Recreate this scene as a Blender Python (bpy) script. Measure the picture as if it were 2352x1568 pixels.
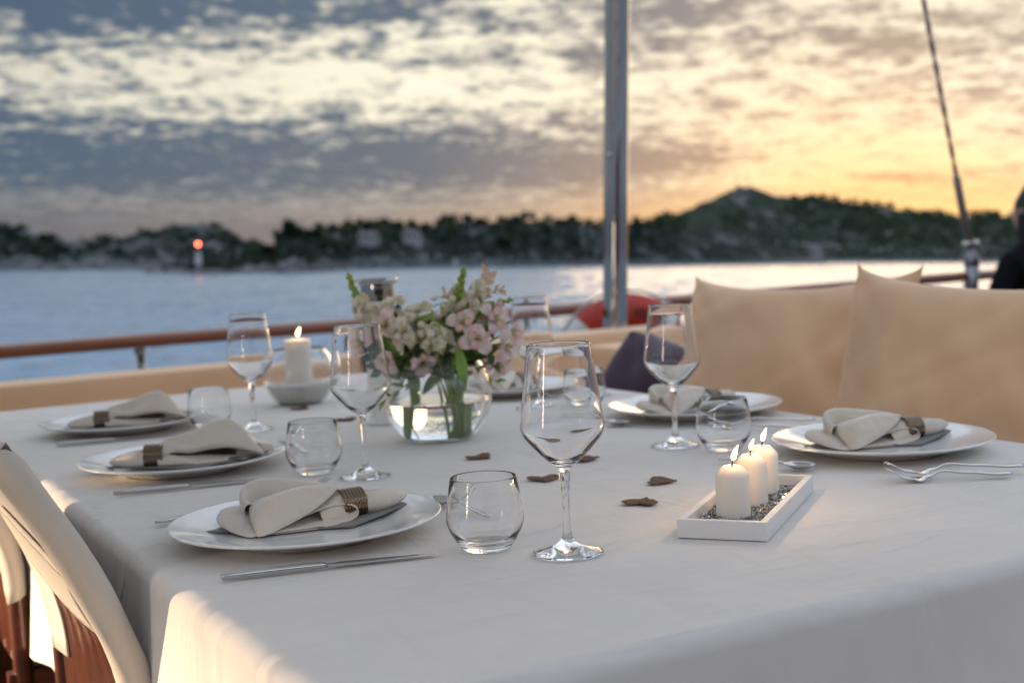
import bpy, bmesh, math, random
from mathutils import Vector, Matrix, Quaternion, noise

rnd = random.Random(7)
scene = bpy.context.scene
for o in list(bpy.data.objects):
    bpy.data.objects.remove(o)

# ------------------------------------------------------------------ camera
CZ = 2.7                                   # eye height above the sea
PITCH = math.atan((784 - 592) / 3000.0)
cam_data = bpy.data.cameras.new('camera')
cam = bpy.data.objects.new('camera', cam_data)
scene.collection.objects.link(cam)
cam.location = (0, 0, CZ)
cam.rotation_euler = (math.pi / 2 - PITCH, 0, 0)
cam_data.sensor_width = 36.0
cam_data.lens = 3000.0 / 2352.0 * 36.0
cam_data.clip_start = 0.05
cam_data.clip_end = 20000
cam_data.dof.use_dof = True
cam_data.dof.focus_distance = 1.44
cam_data.dof.aperture_fstop = 4.9
scene.camera = cam

# ------------------------------------------------------------------ render settings
scene.view_settings.view_transform = 'Standard'
scene.view_settings.look = 'None'
scene.view_settings.gamma = 1.0
scene.view_settings.exposure = 0.0
scene.view_settings.use_curve_mapping = False
scene.render.engine = 'CYCLES'
cy = scene.cycles
cy.use_denoising = True
cy.max_bounces = 16
cy.transmission_bounces = 14
cy.glossy_bounces = 6
cy.diffuse_bounces = 4
cy.caustics_refractive = True
cy.caustics_reflective = True
cy.blur_glossy = 0.3
cy.sample_clamp_indirect = 6.0


def lin(r, g, b, k=1.0):
    def f(c):
        c /= 255.0
        return c / 12.92 if c <= 0.04045 else ((c + 0.055) / 1.055) ** 2.4
    return (f(r) * k, f(g) * k, f(b) * k, 1.0)


# ------------------------------------------------------------------ node helper
class NT:
    def __init__(s, tree):
        s.t = tree
        s.t.nodes.clear()

    def n(s, kind, **kw):
        nd = s.t.nodes.new(kind)
        for k, v in kw.items():
            setattr(nd, k, v)
        return nd

    def link(s, a, b):
        s.t.links.new(a, b)

    def put(s, sock, v):
        if hasattr(v, 'is_output') or isinstance(v, bpy.types.NodeSocket):
            s.t.links.new(v, sock)
        else:
            sock.default_value = v

    def m(s, op, a, b=0.0, c=None, clamp=False):
        nd = s.n('ShaderNodeMath', operation=op, use_clamp=clamp)
        s.put(nd.inputs[0], a)
        s.put(nd.inputs[1], b)
        if c is not None:
            s.put(nd.inputs[2], c)
        return nd.outputs[0]

    def mix(s, fac, a, b, blend='MIX'):
        nd = s.n('ShaderNodeMix', data_type='RGBA', blend_type=blend)
        s.put(nd.inputs[0], fac)
        s.put(nd.inputs[6], a)
        s.put(nd.inputs[7], b)
        return nd.outputs[2]

    def ramp(s, fac, stops, interp='LINEAR'):
        nd = s.n('ShaderNodeValToRGB')
        nd.color_ramp.interpolation = interp
        el = nd.color_ramp.elements
        while len(el) < len(stops):
            el.new(0.5)
        for e, (p, c) in zip(el, stops):
            e.position = p
            e.color = c
        s.put(nd.inputs[0], fac)
        return nd.outputs[0]

    def noise(s, vec, scale, detail=3.0, rough=0.5, dist=0.0, out=0):
        nd = s.n('ShaderNodeTexNoise')
        if vec is not None:
            s.link(vec, nd.inputs['Vector'])
        nd.inputs['Scale'].default_value = scale
        nd.inputs['Detail'].default_value = detail
        nd.inputs['Roughness'].default_value = rough
        nd.inputs['Distortion'].default_value = dist
        return nd.outputs[out]

    def sstep(s, x, lo, hi):
        nd = s.n('ShaderNodeMapRange', interpolation_type='SMOOTHSTEP')
        s.put(nd.inputs[0], x)
        nd.inputs[1].default_value = lo
        nd.inputs[2].default_value = hi
        return nd.outputs[0]

    def mapping(s, vec, scale=(1, 1, 1), rot=(0, 0, 0), loc=(0, 0, 0)):
        nd = s.n('ShaderNodeMapping')
        s.link(vec, nd.inputs[0])
        nd.inputs[1].default_value = loc
        nd.inputs[2].default_value = rot
        nd.inputs[3].default_value = scale
        return nd.outputs[0]


# ------------------------------------------------------------------ sun and sky
SUN_AZ = math.radians(18.0)                # clockwise from +Y: low over the hills, veiled by cloud
SUN_EL = math.radians(3.4)
world = bpy.data.worlds.new('World')
scene.world = world
world.use_nodes = True
W = NT(world.node_tree)
tc = W.n('ShaderNodeTexCoord')
sep = W.n('ShaderNodeSeparateXYZ')
W.link(tc.outputs['Generated'], sep.inputs[0])
dx, dy, dz = sep.outputs
DEG = 180.0 / math.pi
az = W.m('MULTIPLY', W.m('ARCTAN2', dx, dy), DEG)
el = W.m('MULTIPLY', W.m('ARCSINE', dz), DEG)
zz = W.m('ADD', W.m('MAXIMUM', dz, 0.0), 0.20)
comb = W.n('ShaderNodeCombineXYZ')
W.link(W.m('DIVIDE', dx, zz), comb.inputs[0])
W.link(W.m('DIVIDE', dy, zz), comb.inputs[1])
pv = W.mapping(comb.outputs[0], rot=(0, 0, math.radians(8)), loc=(3.1, 1.7, 0.0))


def gau(a0, e0, sa, se, k):
    ga = W.m('DIVIDE', W.m('SUBTRACT', az, a0), sa)
    ge = W.m('DIVIDE', W.m('SUBTRACT', el, e0), se)
    q = W.m('ADD', W.m('MULTIPLY', ga, ga), W.m('MULTIPLY', ge, ge))
    return W.m('MULTIPLY', W.m('EXPONENT', W.m('MULTIPLY', q, -1.0)), k)


n_big = W.noise(W.mapping(pv, scale=(1.0, 1.9, 1.0)), 1.9, 4.0, 0.6, 0.5)
n_mid = W.noise(pv, 11.0, 3.0, 0.55, 0.35)
n_fine = W.noise(pv, 27.0, 3.0, 0.55, 0.3)
base = 0.52
# cloud banks: (azimuth, elevation, half width, half height, brightness), degrees
banks = [(-10, 7.4, 13, 1.2, 0.46), (1, 6.6, 5, 1.2, 0.20), (-17, 4.2, 18, 1.9, -0.50), (-20, 11.0, 11, 1.7, -0.80),
         (-7, 11.2, 7, 1.2, -0.28), (0, 4.4, 7, 1.5, -0.32), (6.5, 4.2, 3.2, 0.9, -0.32),
         (11.5, 7.4, 5, 2.0, 0.32), (17.5, 4.6, 7, 1.3, 0.42), (12, 3.6, 4.5, 1.0, 0.34),
         (20, 11.5, 9, 2.0, 0.30), (8, 10.0, 4, 1.3, -0.34), (16.5, 8.9, 5, 1.0, -0.42),
         (17, 3.35, 2.6, 0.18, -0.55)]
t = base
for b in banks:
    t = W.m('ADD', gau(*b), t)
amp = W.m('MULTIPLY', W.sstep(el, 0.8, 5.5), W.m('SUBTRACT', 1.0, gau(-16, 4.0, 17, 1.6, 0.38)))
tex = W.m('ADD', W.m('MULTIPLY', W.m('SUBTRACT', n_mid, 0.5), 2.2),
          W.m('ADD', W.m('MULTIPLY', W.m('SUBTRACT', n_big, 0.5), 1.25), W.m('MULTIPLY', W.m('SUBTRACT', n_fine, 0.5), 1.5)))
t = W.m('ADD', t, W.m('MULTIPLY', tex, W.m('ADD', W.m('MULTIPLY', amp, 0.85), 0.15)))
cl = W.sstep(t, 0.05, 1.02)
# how near to the sunset glow (front right, just above the hills)
g_near = W.m('ADD', gau(17, 2.2, 11, 3.0, 1.0), gau(12, 6.0, 8, 3.5, 0.30), clamp=True)
azr = W.m('DIVIDE', W.m('ADD', az, 24.0), 48.0, clamp=True)
dark = W.ramp(azr, [(0.0, lin(74, 97, 124)), (0.42, lin(97, 112, 130)), (0.62, lin(140, 138, 142)), (0.85, lin(170, 158, 150)), (1.0, lin(160, 150, 146))])
away = W.m('MAXIMUM', W.sstep(az, 30.0, 80.0), W.sstep(az, -60.0, -110.0))      # the sky turned away from the sunset
dark = W.mix(W.m('MULTIPLY', g_near, 0.55), dark, lin(226, 172, 124))
dark = W.mix(away, dark, lin(84, 102, 128))
bright = W.ramp(azr, [(0.0, lin(226, 222, 205)), (0.4, lin(253, 244, 220, 1.12)), (0.7, lin(255, 244, 220, 1.15)), (1.0, lin(255, 243, 220, 1.15))])
bright = W.mix(g_near, bright, lin(255, 216, 160, 1.20))
bright = W.mix(away, bright, lin(180, 190, 204))
clouds = W.mix(cl, dark, bright)
clouds = W.mix(W.m('MULTIPLY', W.sstep(el, 11.5, 30.0), 0.8), clouds, lin(192, 206, 226, 2.15))
hor = W.ramp(azr, [(0.0, lin(84, 92, 108)), (0.3, lin(112, 108, 116)), (0.5, lin(178, 150, 132)), (0.66, lin(242, 182, 118)), (0.88, lin(255, 202, 118)), (1.0, lin(250, 190, 115))])
n_str = W.noise(W.mapping(comb.outputs[0], scale=(0.5, 3.5, 1)), 2.2, 3.0, 0.5)
hor = W.mix(W.m('MULTIPLY', W.sstep(n_str, 0.42, 0.7), 0.45), hor, dark)
hor = W.mix(W.m('MULTIPLY', gau(18.5, 2.0, 7, 0.8, 1.0), 0.8), hor, lin(255, 220, 150, 1.12))
hor = W.mix(away, hor, lin(112, 120, 140))
hf = W.sstep(el, 3.6, 1.0)
skycol = W.mix(W.m('MULTIPLY', hf, 0.82), clouds, hor)
sky = W.n('ShaderNodeTexSky', sky_type='NISHITA', sun_disc=False, sun_elevation=SUN_EL, sun_rotation=SUN_AZ)
bg1 = W.n('ShaderNodeBackground')
W.link(sky.outputs[0], bg1.inputs[0])
bg1.inputs[1].default_value = 0.05
bg2 = W.n('ShaderNodeBackground')
W.link(skycol, bg2.inputs[0])
bg2.inputs[1].default_value = 1.08
add = W.n('ShaderNodeMixShader')          # cloud veils most of the clear sky
add.inputs[0].default_value = 0.86
W.link(bg1.outputs[0], add.inputs[1])
W.link(bg2.outputs[0], add.inputs[2])
wo = W.n('ShaderNodeOutputWorld')
W.link(add.outputs[0], wo.inputs[0])

sd = bpy.data.lights.new('sun', 'SUN')
sd.energy = 0.6
sd.angle = math.radians(32)
sd.color = (1.0, 0.70, 0.42)
sun = bpy.data.objects.new('sun', sd)
scene.collection.objects.link(sun)
S = Vector((math.sin(SUN_AZ) * math.cos(SUN_EL), math.cos(SUN_AZ) * math.cos(SUN_EL), math.sin(SUN_EL)))
sun.rotation_euler = (-S).to_track_quat('-Z', 'Y').to_euler()

# ------------------------------------------------------------------ boat frame (the yacht heels a little to the left)
HC = 0.3323                                # eye height above the table top
nrm = Vector((-math.sin(0.0497), -math.sin(0.00986), 1.0)).normalized()
ea = Vector((-0.484, 0.875, 0.0))
ea = (ea - nrm * ea.dot(nrm)).normalized()
ex = ea.cross(nrm)
BOAT = Matrix(((ex.x, ea.x, nrm.x, 0), (ex.y, ea.y, nrm.y, 0), (ex.z, ea.z, nrm.z, 0), (0, 0, 0, 1)))
BOAT = Matrix.Translation((0, 0, CZ)) @ BOAT @ Matrix.Translation((0, 0, -HC))
VIEW = math.atan2(-0.484, 0.875)           # turn that makes local X run to the right of the photograph


# ------------------------------------------------------------------ mesh helper
class MB:
    def __init__(s):
        s.v, s.f, s.mi = [], [], []
        s.cur = 0

    def face(s, *ids):
        s.f.append(tuple(ids))
        s.mi.append(s.cur)

    def lathe(s, prof, seg=48, c=(0, 0, 0), close=False):
        rings = []
        for r, z in prof:
            if r < 1e-6:
                s.v.append((c[0], c[1], c[2] + z))
                rings.append([len(s.v) - 1])
            else:
                st = len(s.v)
                for i in range(seg):
                    a = 2 * math.pi * i / seg
                    s.v.append((c[0] + r * math.cos(a), c[1] + r * math.sin(a), c[2] + z))
                rings.append(list(range(st, st + seg)))
        pairs = list(zip(rings, rings[1:]))
        if close:
            pairs.append((rings[-1], rings[0]))
        for A, B in pairs:
            if len(A) == 1 and len(B) == 1:
                continue
            for i in range(seg):
                j = (i + 1) % seg
                if len(A) == 1:
                    s.face(A[0], B[j], B[i])
                elif len(B) == 1:
                    s.face(A[i], A[j], B[0])
                else:
                    s.face(A[i], A[j], B[j], B[i])
        return s

    def loft(s, rings, caps=True, closed=True):
        ids = []
        for R in rings:
            st = len(s.v)
            s.v.extend([tuple(p) for p in R])
            ids.append(list(range(st, st + len(R))))
        for A, B in zip(ids, ids[1:]):
            nn = len(A)
            for i in range(nn if closed else nn - 1):
                j = (i + 1) % nn
                s.face(A[i], A[j], B[j], B[i])
        if caps and closed:
            s.face(*reversed(ids[0]))
            s.face(*ids[-1])
        return s

    def tube(s, pts, rad, seg=8, caps=True):
        pts = [Vector(p) for p in pts]
        if not hasattr(rad, '__len__'):
            rad = [rad] * len(pts)
        rings = []
        up = None
        for i, p in enumerate(pts):
            d = (pts[min(i + 1, len(pts) - 1)] - pts[max(i - 1, 0)]).normalized()
            if up is None:
                up = d.orthogonal().normalized()
            up = (up - d * up.dot(d)).normalized()
            sd_ = d.cross(up)
            rings.append([p + (up * math.cos(2 * math.pi * k / seg) + sd_ * math.sin(2 * math.pi * k / seg)) * rad[i] for k in range(seg)])
        return s.loft(rings, caps)

    def box(s, c, sz, m=None):
        x, y, z = sz[0] / 2, sz[1] / 2, sz[2] / 2
        st = len(s.v)
        for q in ((-x, -y, -z), (x, -y, -z), (x, y, -z), (-x, y, -z), (-x, -y, z), (x, -y, z), (x, y, z), (-x, y, z)):
            p = Vector(q)
            if m is not None:
                p = m @ p
            p = p + Vector(c)
            s.v.append(tuple(p))
        for q in ((3, 2, 1, 0), (4, 5, 6, 7), (0, 1, 5, 4), (1, 2, 6, 5), (2, 3, 7, 6), (3, 0, 4, 7)):
            s.face(*[st + k for k in q])
        return s

    def grid(s, P):
        st = len(s.v)
        m, n = len(P), len(P[0])
        for row in P:
            s.v.extend([tuple(p) for p in row])
        for i in range(m - 1):
            for j in range(n - 1):
                a = st + i * n + j
                s.face(a, a + 1, a + n + 1, a + n)
        return s

    def mesh(s, name, mats, smooth=True, bevel=0.0, seg=2):
        me = bpy.data.meshes.new(name)
        me.from_pydata(s.v, [], s.f)
        if not isinstance(mats, (list, tuple)):
            mats = [mats]
        for mt in mats:
            me.materials.append(mt)
        if len(mats) > 1:
            me.polygons.foreach_set('material_index', s.mi)
        if bevel > 0:
            bm = bmesh.new()
            bm.from_mesh(me)
            bmesh.ops.bevel(bm, geom=list(bm.edges), offset=bevel, segments=seg, profile=0.7, affect='EDGES')
            bm.to_mesh(me)
            bm.free()
        if smooth:
            me.polygons.foreach_set('use_smooth', [True] * len(me.polygons))
            if bevel > 0 or smooth == 'auto':
                me.set_sharp_from_angle(angle=math.radians(40))
        me.update()
        return me

    def build(s, name, mats, parent=None, **kw):
        return obj(name, s.mesh(name, mats, **kw), parent)


def obj(name, me, parent=None, mw=None):
    o = bpy.data.objects.new(name, me)
    scene.collection.objects.link(o)
    if parent is not None:
        o.parent = parent
    if mw is not None:
        o.matrix_local = mw
    return o


def tag(o, label=None, cat=None, group=None, kind=None):
    for k, v in (('label', label), ('category', cat), ('group', group), ('kind', kind)):
        if v:
            o[k] = v
    return o


def on_boat(w, u, h=0.0, yaw=0.0):
    return BOAT @ Matrix.Translation((w, u, h)) @ Matrix.Rotation(yaw, 4, 'Z')


def thing(name, label, cat, mw, group=None):
    o = obj(name, None)
    o.empty_display_size = 0.05
    o.matrix_world = mw
    return tag(o, label, cat, group)


def copy_tree(o, parent=None):
    c = o.copy()
    scene.collection.objects.link(c)
    c.parent = parent
    for ch in list(o.children):
        copy_tree(ch, c)
    return c


def solidify(o, th, off=0.0):
    md = o.modifiers.new('thickness', 'SOLIDIFY')
    md.thickness = th
    md.offset = off
    return o


def bspline(ctrl, nu, nv):
    """clamped cubic B-spline surface through a grid of control points"""
    def basis(n):
        k = 3 if n > 3 else n - 1
        kn = [0.0] * k + [i / (n - k) for i in range(n - k + 1)] + [1.0] * k

        def row(t):
            t = min(t, 1 - 1e-9)
            N = [1.0 if kn[i] <= t < kn[i + 1] else 0.0 for i in range(len(kn) - 1)]
            for d in range(1, k + 1):
                N2 = []
                for i in range(len(N) - 1):
                    a = (t - kn[i]) / (kn[i + d] - kn[i]) * N[i] if kn[i + d] > kn[i] else 0.0
                    b = (kn[i + d + 1] - t) / (kn[i + d + 1] - kn[i + 1]) * N[i + 1] if kn[i + d + 1] > kn[i + 1] else 0.0
                    N2.append(a + b)
                N = N2
            return N
        return row
    m, n = len(ctrl), len(ctrl[0])
    bu, bv = basis(m), basis(n)
    V = [[Vector(p) for p in r] for r in ctrl]
    RU = [bu(i / (nu - 1)) for i in range(nu)]
    RV = [bv(j / (nv - 1)) for j in range(nv)]
    out = []
    for ru in RU:
        line = []
        for rv in RV:
            p = Vector((0, 0, 0))
            for i in range(m):
                if ru[i] == 0:
                    continue
                for j in range(n):
                    if rv[j]:
                        p += V[i][j] * (ru[i] * rv[j])
            line.append(p)
        out.append(line)
    return out


def curve_pts(pts, n):
    g = bspline([[p, p] for p in pts], n, 2)
    return [r[0] for r in g]


# ------------------------------------------------------------------ materials
def mat(name):
    m = bpy.data.materials.new(name)
    m.use_nodes = True
    t_ = NT(m.node_tree)
    b = t_.n('ShaderNodeBsdfPrincipled')
    o = t_.n('ShaderNodeOutputMaterial')
    t_.link(b.outputs[0], o.inputs[0])
    return m, t_, b


def simple(name, col, rough=0.5, metal=0.0, spec=0.5, var=0.0, vscale=20.0, bump=0.0, bscale=200.0, sss=0.0, coat=0.0, sheen=0.0):
    m, T, b = mat(name)
    c4 = (col[0], col[1], col[2], 1)
    b.inputs['Roughness'].default_value = rough
    b.inputs['Metallic'].default_value = metal
    b.inputs['Specular IOR Level'].default_value = spec
    b.inputs['Coat Weight'].default_value = coat
    b.inputs['Sheen Weight'].default_value = sheen
    if sss:
        b.inputs['Subsurface Weight'].default_value = sss
        b.inputs['Subsurface Radius'].default_value = (0.02, 0.012, 0.006)
        b.inputs['Subsurface Scale'].default_value = 1.0
    tcn = T.n('ShaderNodeTexCoord')
    nz = T.noise(tcn.outputs['Object'], vscale, 4.0, 0.6)
    k = T.m('ADD', T.m('MULTIPLY', T.m('SUBTRACT', nz, 0.5), 2 * var), 1.0)
    mul = T.n('ShaderNodeMix', data_type='RGBA', blend_type='MULTIPLY')
    mul.inputs[0].default_value = 1.0
    mul.inputs[6].default_value = c4
    T.link(k, mul.inputs[7])
    T.link(mul.outputs[2], b.inputs['Base Color'])
    if bump:
        bp = T.n('ShaderNodeBump')
        bp.inputs['Strength'].default_value = bump
        bp.inputs['Distance'].default_value = 0.002
        T.link(T.noise(tcn.outputs['Object'], bscale, 3.0, 0.6), bp.inputs['Height'])
        T.link(bp.outputs[0], b.inputs['Normal'])
    return m


def glass_mat(name, ior=1.45, col=(1, 1, 1, 1), rough=0.0):
    m, T, b = mat(name)
    b.inputs['Base Color'].default_value = col
    b.inputs['Roughness'].default_value = rough
    b.inputs['IOR'].default_value = ior
    b.inputs['Transmission Weight'].default_value = 1.0
    return m


def emit_mat(name, col, strength):
    m = bpy.data.materials.new(name)
    m.use_nodes = True
    T = NT(m.node_tree)
    e = T.n('ShaderNodeEmission')
    e.inputs[0].default_value = col
    e.inputs[1].default_value = strength
    o = T.n('ShaderNodeOutputMaterial')
    T.link(e.outputs[0], o.inputs[0])
    return m


def cloth_mat(name, col, weave=900.0, wr=0.25, wscale=(6, 22, 6), rough=0.85, sheen=0.15, var=0.04, dist=0.006, ridge=0.0):
    m, T, b = mat(name)
    b.inputs['Roughness'].default_value = rough
    b.inputs['Specular IOR Level'].default_value = 0.25
    b.inputs['Sheen Weight'].default_value = sheen
    tcn = T.n('ShaderNodeTexCoord')
    ob = tcn.outputs['Object']
    n1 = T.noise(ob, 5.0, 4.0, 0.55)
    col2 = tuple(min(1, c * (1 + var * 2)) for c in col) + (1,)
    col1 = tuple(c * (1 - var * 2) for c in col) + (1,)
    T.link(T.mix(n1, col1, col2), b.inputs['Base Color'])
    w1 = T.n('ShaderNodeTexWave', wave_type='BANDS', bands_direction='X')
    w1.inputs['Scale'].default_value = weave
    T.link(ob, w1.inputs['Vector'])
    w2 = T.n('ShaderNodeTexWave', wave_type='BANDS', bands_direction='Y')
    w2.inputs['Scale'].default_value = weave
    T.link(ob, w2.inputs['Vector'])
    wv = T.m('MULTIPLY', w1.outputs['Fac'], w2.outputs['Fac'])
    cr = T.noise(T.mapping(ob, scale=wscale, rot=(0, 0, 0.5)), 1.0, 3.0, 0.5, 0.8)
    cr2 = T.noise(T.mapping(ob, scale=(wscale[1], wscale[0], wscale[2]), rot=(0, 0, 0.2)), 0.7, 3.0, 0.5, 0.6)
    b1 = T.n('ShaderNodeBump')
    b1.inputs['Strength'].default_value = wr
    b1.inputs['Distance'].default_value = dist
    hgt = T.m('ADD', cr, cr2)
    if ridge:                                   # pressed-in creases
        rn = T.noise(T.mapping(ob, scale=(2.6, 4.4, 2.6), rot=(0, 0, 0.9)), 1.0, 2.0, 0.5, 0.5)
        hgt = T.m('ADD', hgt, T.m('MULTIPLY', T.sstep(T.m('ABSOLUTE', T.m('SUBTRACT', rn, 0.5)), 0.045, 0.0), ridge))
    T.link(hgt, b1.inputs['Height'])
    b2 = T.n('ShaderNodeBump')
    b2.inputs['Strength'].default_value = 0.25
    b2.inputs['Distance'].default_value = 0.0002
    T.link(wv, b2.inputs['Height'])
    T.link(b1.outputs[0], b2.inputs['Normal'])
    T.link(b2.outputs[0], b.inputs['Normal'])
    return m


def wood_mat(name, c1, c2, scale=(2, 40, 40), rough=0.3, coat=0.5):
    m, T, b = mat(name)
    b.inputs['Roughness'].default_value = rough
    b.inputs['Coat Weight'].default_value = coat
    b.inputs['Coat Roughness'].default_value = 0.12
    tcn = T.n('ShaderNodeTexCoord')
    v = T.mapping(tcn.outputs['Object'], scale=scale)
    n1 = T.noise(v, 1.0, 5.0, 0.65, 1.2)
    T.link(T.ramp(n1, [(0.3, c1 + (1,)), (0.7, c2 + (1,))]), b.inputs['Base Color'])
    bp = T.n('ShaderNodeBump')
    bp.inputs['Strength'].default_value = 0.08
    bp.inputs['Distance'].default_value = 0.002
    T.link(n1, bp.inputs['Height'])
    T.link(bp.outputs[0], b.inputs['Normal'])
    return m


M_GLASS = glass_mat('clear_glass', 1.48)
M_WATER_V = glass_mat('vase_water', 1.333, (0.985, 1.0, 0.99, 1))
M_PORC = simple('white_porcelain', (0.80, 0.79, 0.77), 0.12, 0, 0.5, 0.01, 6, coat=0.3)
M_CLOTH = cloth_mat('tablecloth_linen', (0.735, 0.695, 0.645), 700, 1.0, (3, 10, 3), dist=0.014, ridge=0.10)
M_NAP = cloth_mat('cream_satin_napkin', (0.66, 0.58, 0.48), 1400, 0.55, (16, 44, 16), 0.33, 0.35, 0.03)
M_NAPG = cloth_mat('grey_napkin', (0.20, 0.19, 0.18), 1400, 0.06, (14, 40, 14), 0.6, 0.2, 0.04)
M_STEEL = simple('polished_cutlery_steel', (0.55, 0.54, 0.53), 0.16, 1.0, 0.5, 0.05, 40, 0.03, 300)
M_CHROME = simple('stainless_tube', (0.42, 0.41, 0.40), 0.04, 1.0, 0.5, 0.04, 3, 0.02, 60)
M_RING = simple('bronze_ring', (0.20, 0.145, 0.10), 0.25, 1.0, 0.5, 0.2, 80)
M_WAX = simple('ivory_wax', (0.88, 0.82, 0.72), 0.45, 0, 0.4, 0.02, 30, 0.05, 120, sss=0.6)
M_WICK = simple('charred_wick', (0.02, 0.015, 0.012), 0.9)
M_FLAME = emit_mat('candle_flame', (1.0, 0.66, 0.30, 1), 12.0)
M_TRAY = simple('white_painted_wood', (0.74, 0.72, 0.70), 0.5, 0, 0.3, 0.03, 25, 0.08, 180)
M_SAND = simple('white_sand', (0.74, 0.71, 0.66), 0.9, 0, 0.2, 0.25, 260, 0.8, 420)
M_CRUSH = simple('crushed_mirror_glass', (0.42, 0.42, 0.40), 0.12, 0.85, 0.5, 0.7, 150)
M_CANVAS = cloth_mat('cream_canvas', (0.56, 0.51, 0.44), 500, 0.10, (5, 18, 5), 0.75, 0.1)
M_BEIGE = cloth_mat('beige_cushion_fabric', (0.78, 0.51, 0.31), 400, 0.30, (3, 11, 3), 0.85, 0.15)
M_PURPLE = cloth_mat('purple_cushion_fabric', (0.055, 0.032, 0.06), 400, 0.35, (4, 12, 4), 0.8, 0.3)
M_MAHOG = wood_mat('varnished_mahogany', (0.055, 0.010, 0.003), (0.11, 0.023, 0.007))
M_RAILW = wood_mat('varnished_rail_wood', (0.16, 0.045, 0.016), (0.26, 0.085, 0.03), (1.5, 30, 30))
M_TEAK = wood_mat('teak_deck', (0.20, 0.13, 0.075), (0.30, 0.20, 0.12), (1.2, 22, 22), 0.6, 0.0)
M_HULL = simple('white_gelcoat', (0.72, 0.70, 0.66), 0.3, 0, 0.5, 0.02, 3)
M_AWN = cloth_mat('awning_canvas', (0.74, 0.72, 0.69), 300, 0.05, (2, 5, 2), 0.9, 0.0)
_T = NT.__new__(NT)
_T.t = M_AWN.node_tree
_b = [n for n in _T.t.nodes if n.type == 'BSDF_PRINCIPLED'][0]
_o = [n for n in _T.t.nodes if n.type == 'OUTPUT_MATERIAL'][0]
_tr = _T.n('ShaderNodeBsdfTranslucent')
_tr.inputs[0].default_value = (0.80, 0.78, 0.75, 1)
_mx = _T.n('ShaderNodeMixShader')
_mx.inputs[0].default_value = 0.68
_T.link(_b.outputs[0], _mx.inputs[1])
_T.link(_tr.outputs[0], _mx.inputs[2])
_T.link(_mx.outputs[0], _o.inputs[0])
M_STITCH = simple('sewing_thread', (0.50, 0.40, 0.30), 0.8)
M_ROPE = simple('grey_stay_wire', (0.10, 0.085, 0.075), 0.55, 0.3, 0.5, 0.35, 60, 0.4, 90)
M_FITTING = simple('dull_fitting_metal', (0.22, 0.22, 0.23), 0.3, 0.9, 0.5, 0.2, 30)
M_BUOY = simple('orange_red_buoy', (0.42, 0.035, 0.016), 0.45, 0, 0.4, 0.08, 8)
M_WHITEBAND = simple('white_reflective_band', (0.62, 0.62, 0.60), 0.4, 0, 0.5, 0.05, 20)
M_BLACK = simple('black_stencil', (0.01, 0.008, 0.008), 0.6)
M_CLOTHES = simple('black_clothes', (0.006, 0.006, 0.007), 0.9, 0, 0.1, 0.3, 15)
M_HAIR = simple('dark_hair', (0.012, 0.008, 0.006), 0.5, 0, 0.3, 0.4, 60)
M_SKIN = simple('skin', (0.42, 0.24, 0.17), 0.5, 0, 0.4, 0.04, 30)
M_BARK = simple('dried_bark', (0.17, 0.10, 0.065), 0.85, 0, 0.2, 0.55, 90, 0.9, 160)

# ------------------------------------------------------------------ sea
def sea():
    m, T, b = mat('sea_water')
    b.inputs['Base Color'].default_value = (0.16, 0.245, 0.33, 1)
    b.inputs['Roughness'].default_value = 0.16
    b.inputs['IOR'].default_value = 1.333
    g = T.n('ShaderNodeNewGeometry').outputs['Position']
    a = T.noise(T.mapping(g, scale=(0.45, 0.9, 1), rot=(0, 0, 0.35)), 1.0, 4.0, 0.6, 0.4)
    c = T.noise(T.mapping(g, scale=(0.06, 0.10, 1), rot=(0, 0, -0.2)), 1.0, 3.0, 0.55)
    f = T.noise(T.mapping(g, scale=(2.2, 3.4, 1)), 1.0, 3.0, 0.55)
    hgt = T.m('ADD', T.m('MULTIPLY', a, 0.30), T.m('ADD', T.m('MULTIPLY', c, 0.8), T.m('MULTIPLY', f, 0.08)))
    bp = T.n('ShaderNodeBump')
    bp.inputs['Strength'].default_value = 0.85
    bp.inputs['Distance'].default_value = 1.0
    T.link(hgt, bp.inputs['Height'])
    T.link(bp.outputs[0], b.inputs['Normal'])
    q = MB()
    q.grid([[(x, y, -0.35) for x in (-9000, -600, 0, 600, 9000)] for y in (-9000, -600, 0, 600, 9000)])
    # rippled water in front of the yacht: real waves, coarser with distance
    r = random.Random(4)
    waves = []
    for L, amp in ((7.0, 0.034), (4.6, 0.032), (3.2, 0.028), (2.2, 0.022), (1.5, 0.015), (1.1, 0.011), (0.8, 0.007)):
        for k in range(2):
            th = math.radians(62) + r.uniform(-0.75, 0.75)
            waves.append((2 * math.pi / L * math.cos(th), 2 * math.pi / L * math.sin(th), amp, r.uniform(0, 6.28), L))
    rows, cols = 560, 330
    P = []
    for i in range(rows):
        d = 11.0 * (1000.0 / 11.0) ** (i / (rows - 1))
        dr = d * math.log(1000.0 / 11.0) / rows
        row = []
        for j in range(cols):
            X_, Y_ = d * (-0.62 + 1.24 * j / (cols - 1)), d
            z = 0.0
            for kx, ky, amp, ph, L in waves:
                if L > 2.0 * dr * 0.6:
                    z += amp * math.sin(kx * X_ + ky * Y_ + ph)
            g_ = noise.noise(Vector((X_ * 0.05, Y_ * 0.03, 0.0)))
            z = z * (1.0 + 1.1 * g_) + min(0.10, 0.035 * dr) * noise.noise(Vector((X_ / max(1.2, dr), Y_ / max(1.2, dr), 5.0)))
            row.append((X_, Y_, z - 0.12))
        P.append(row)
    q.grid(P)
    tag(q.build('sea', m), kind='structure')


sea()


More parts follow.
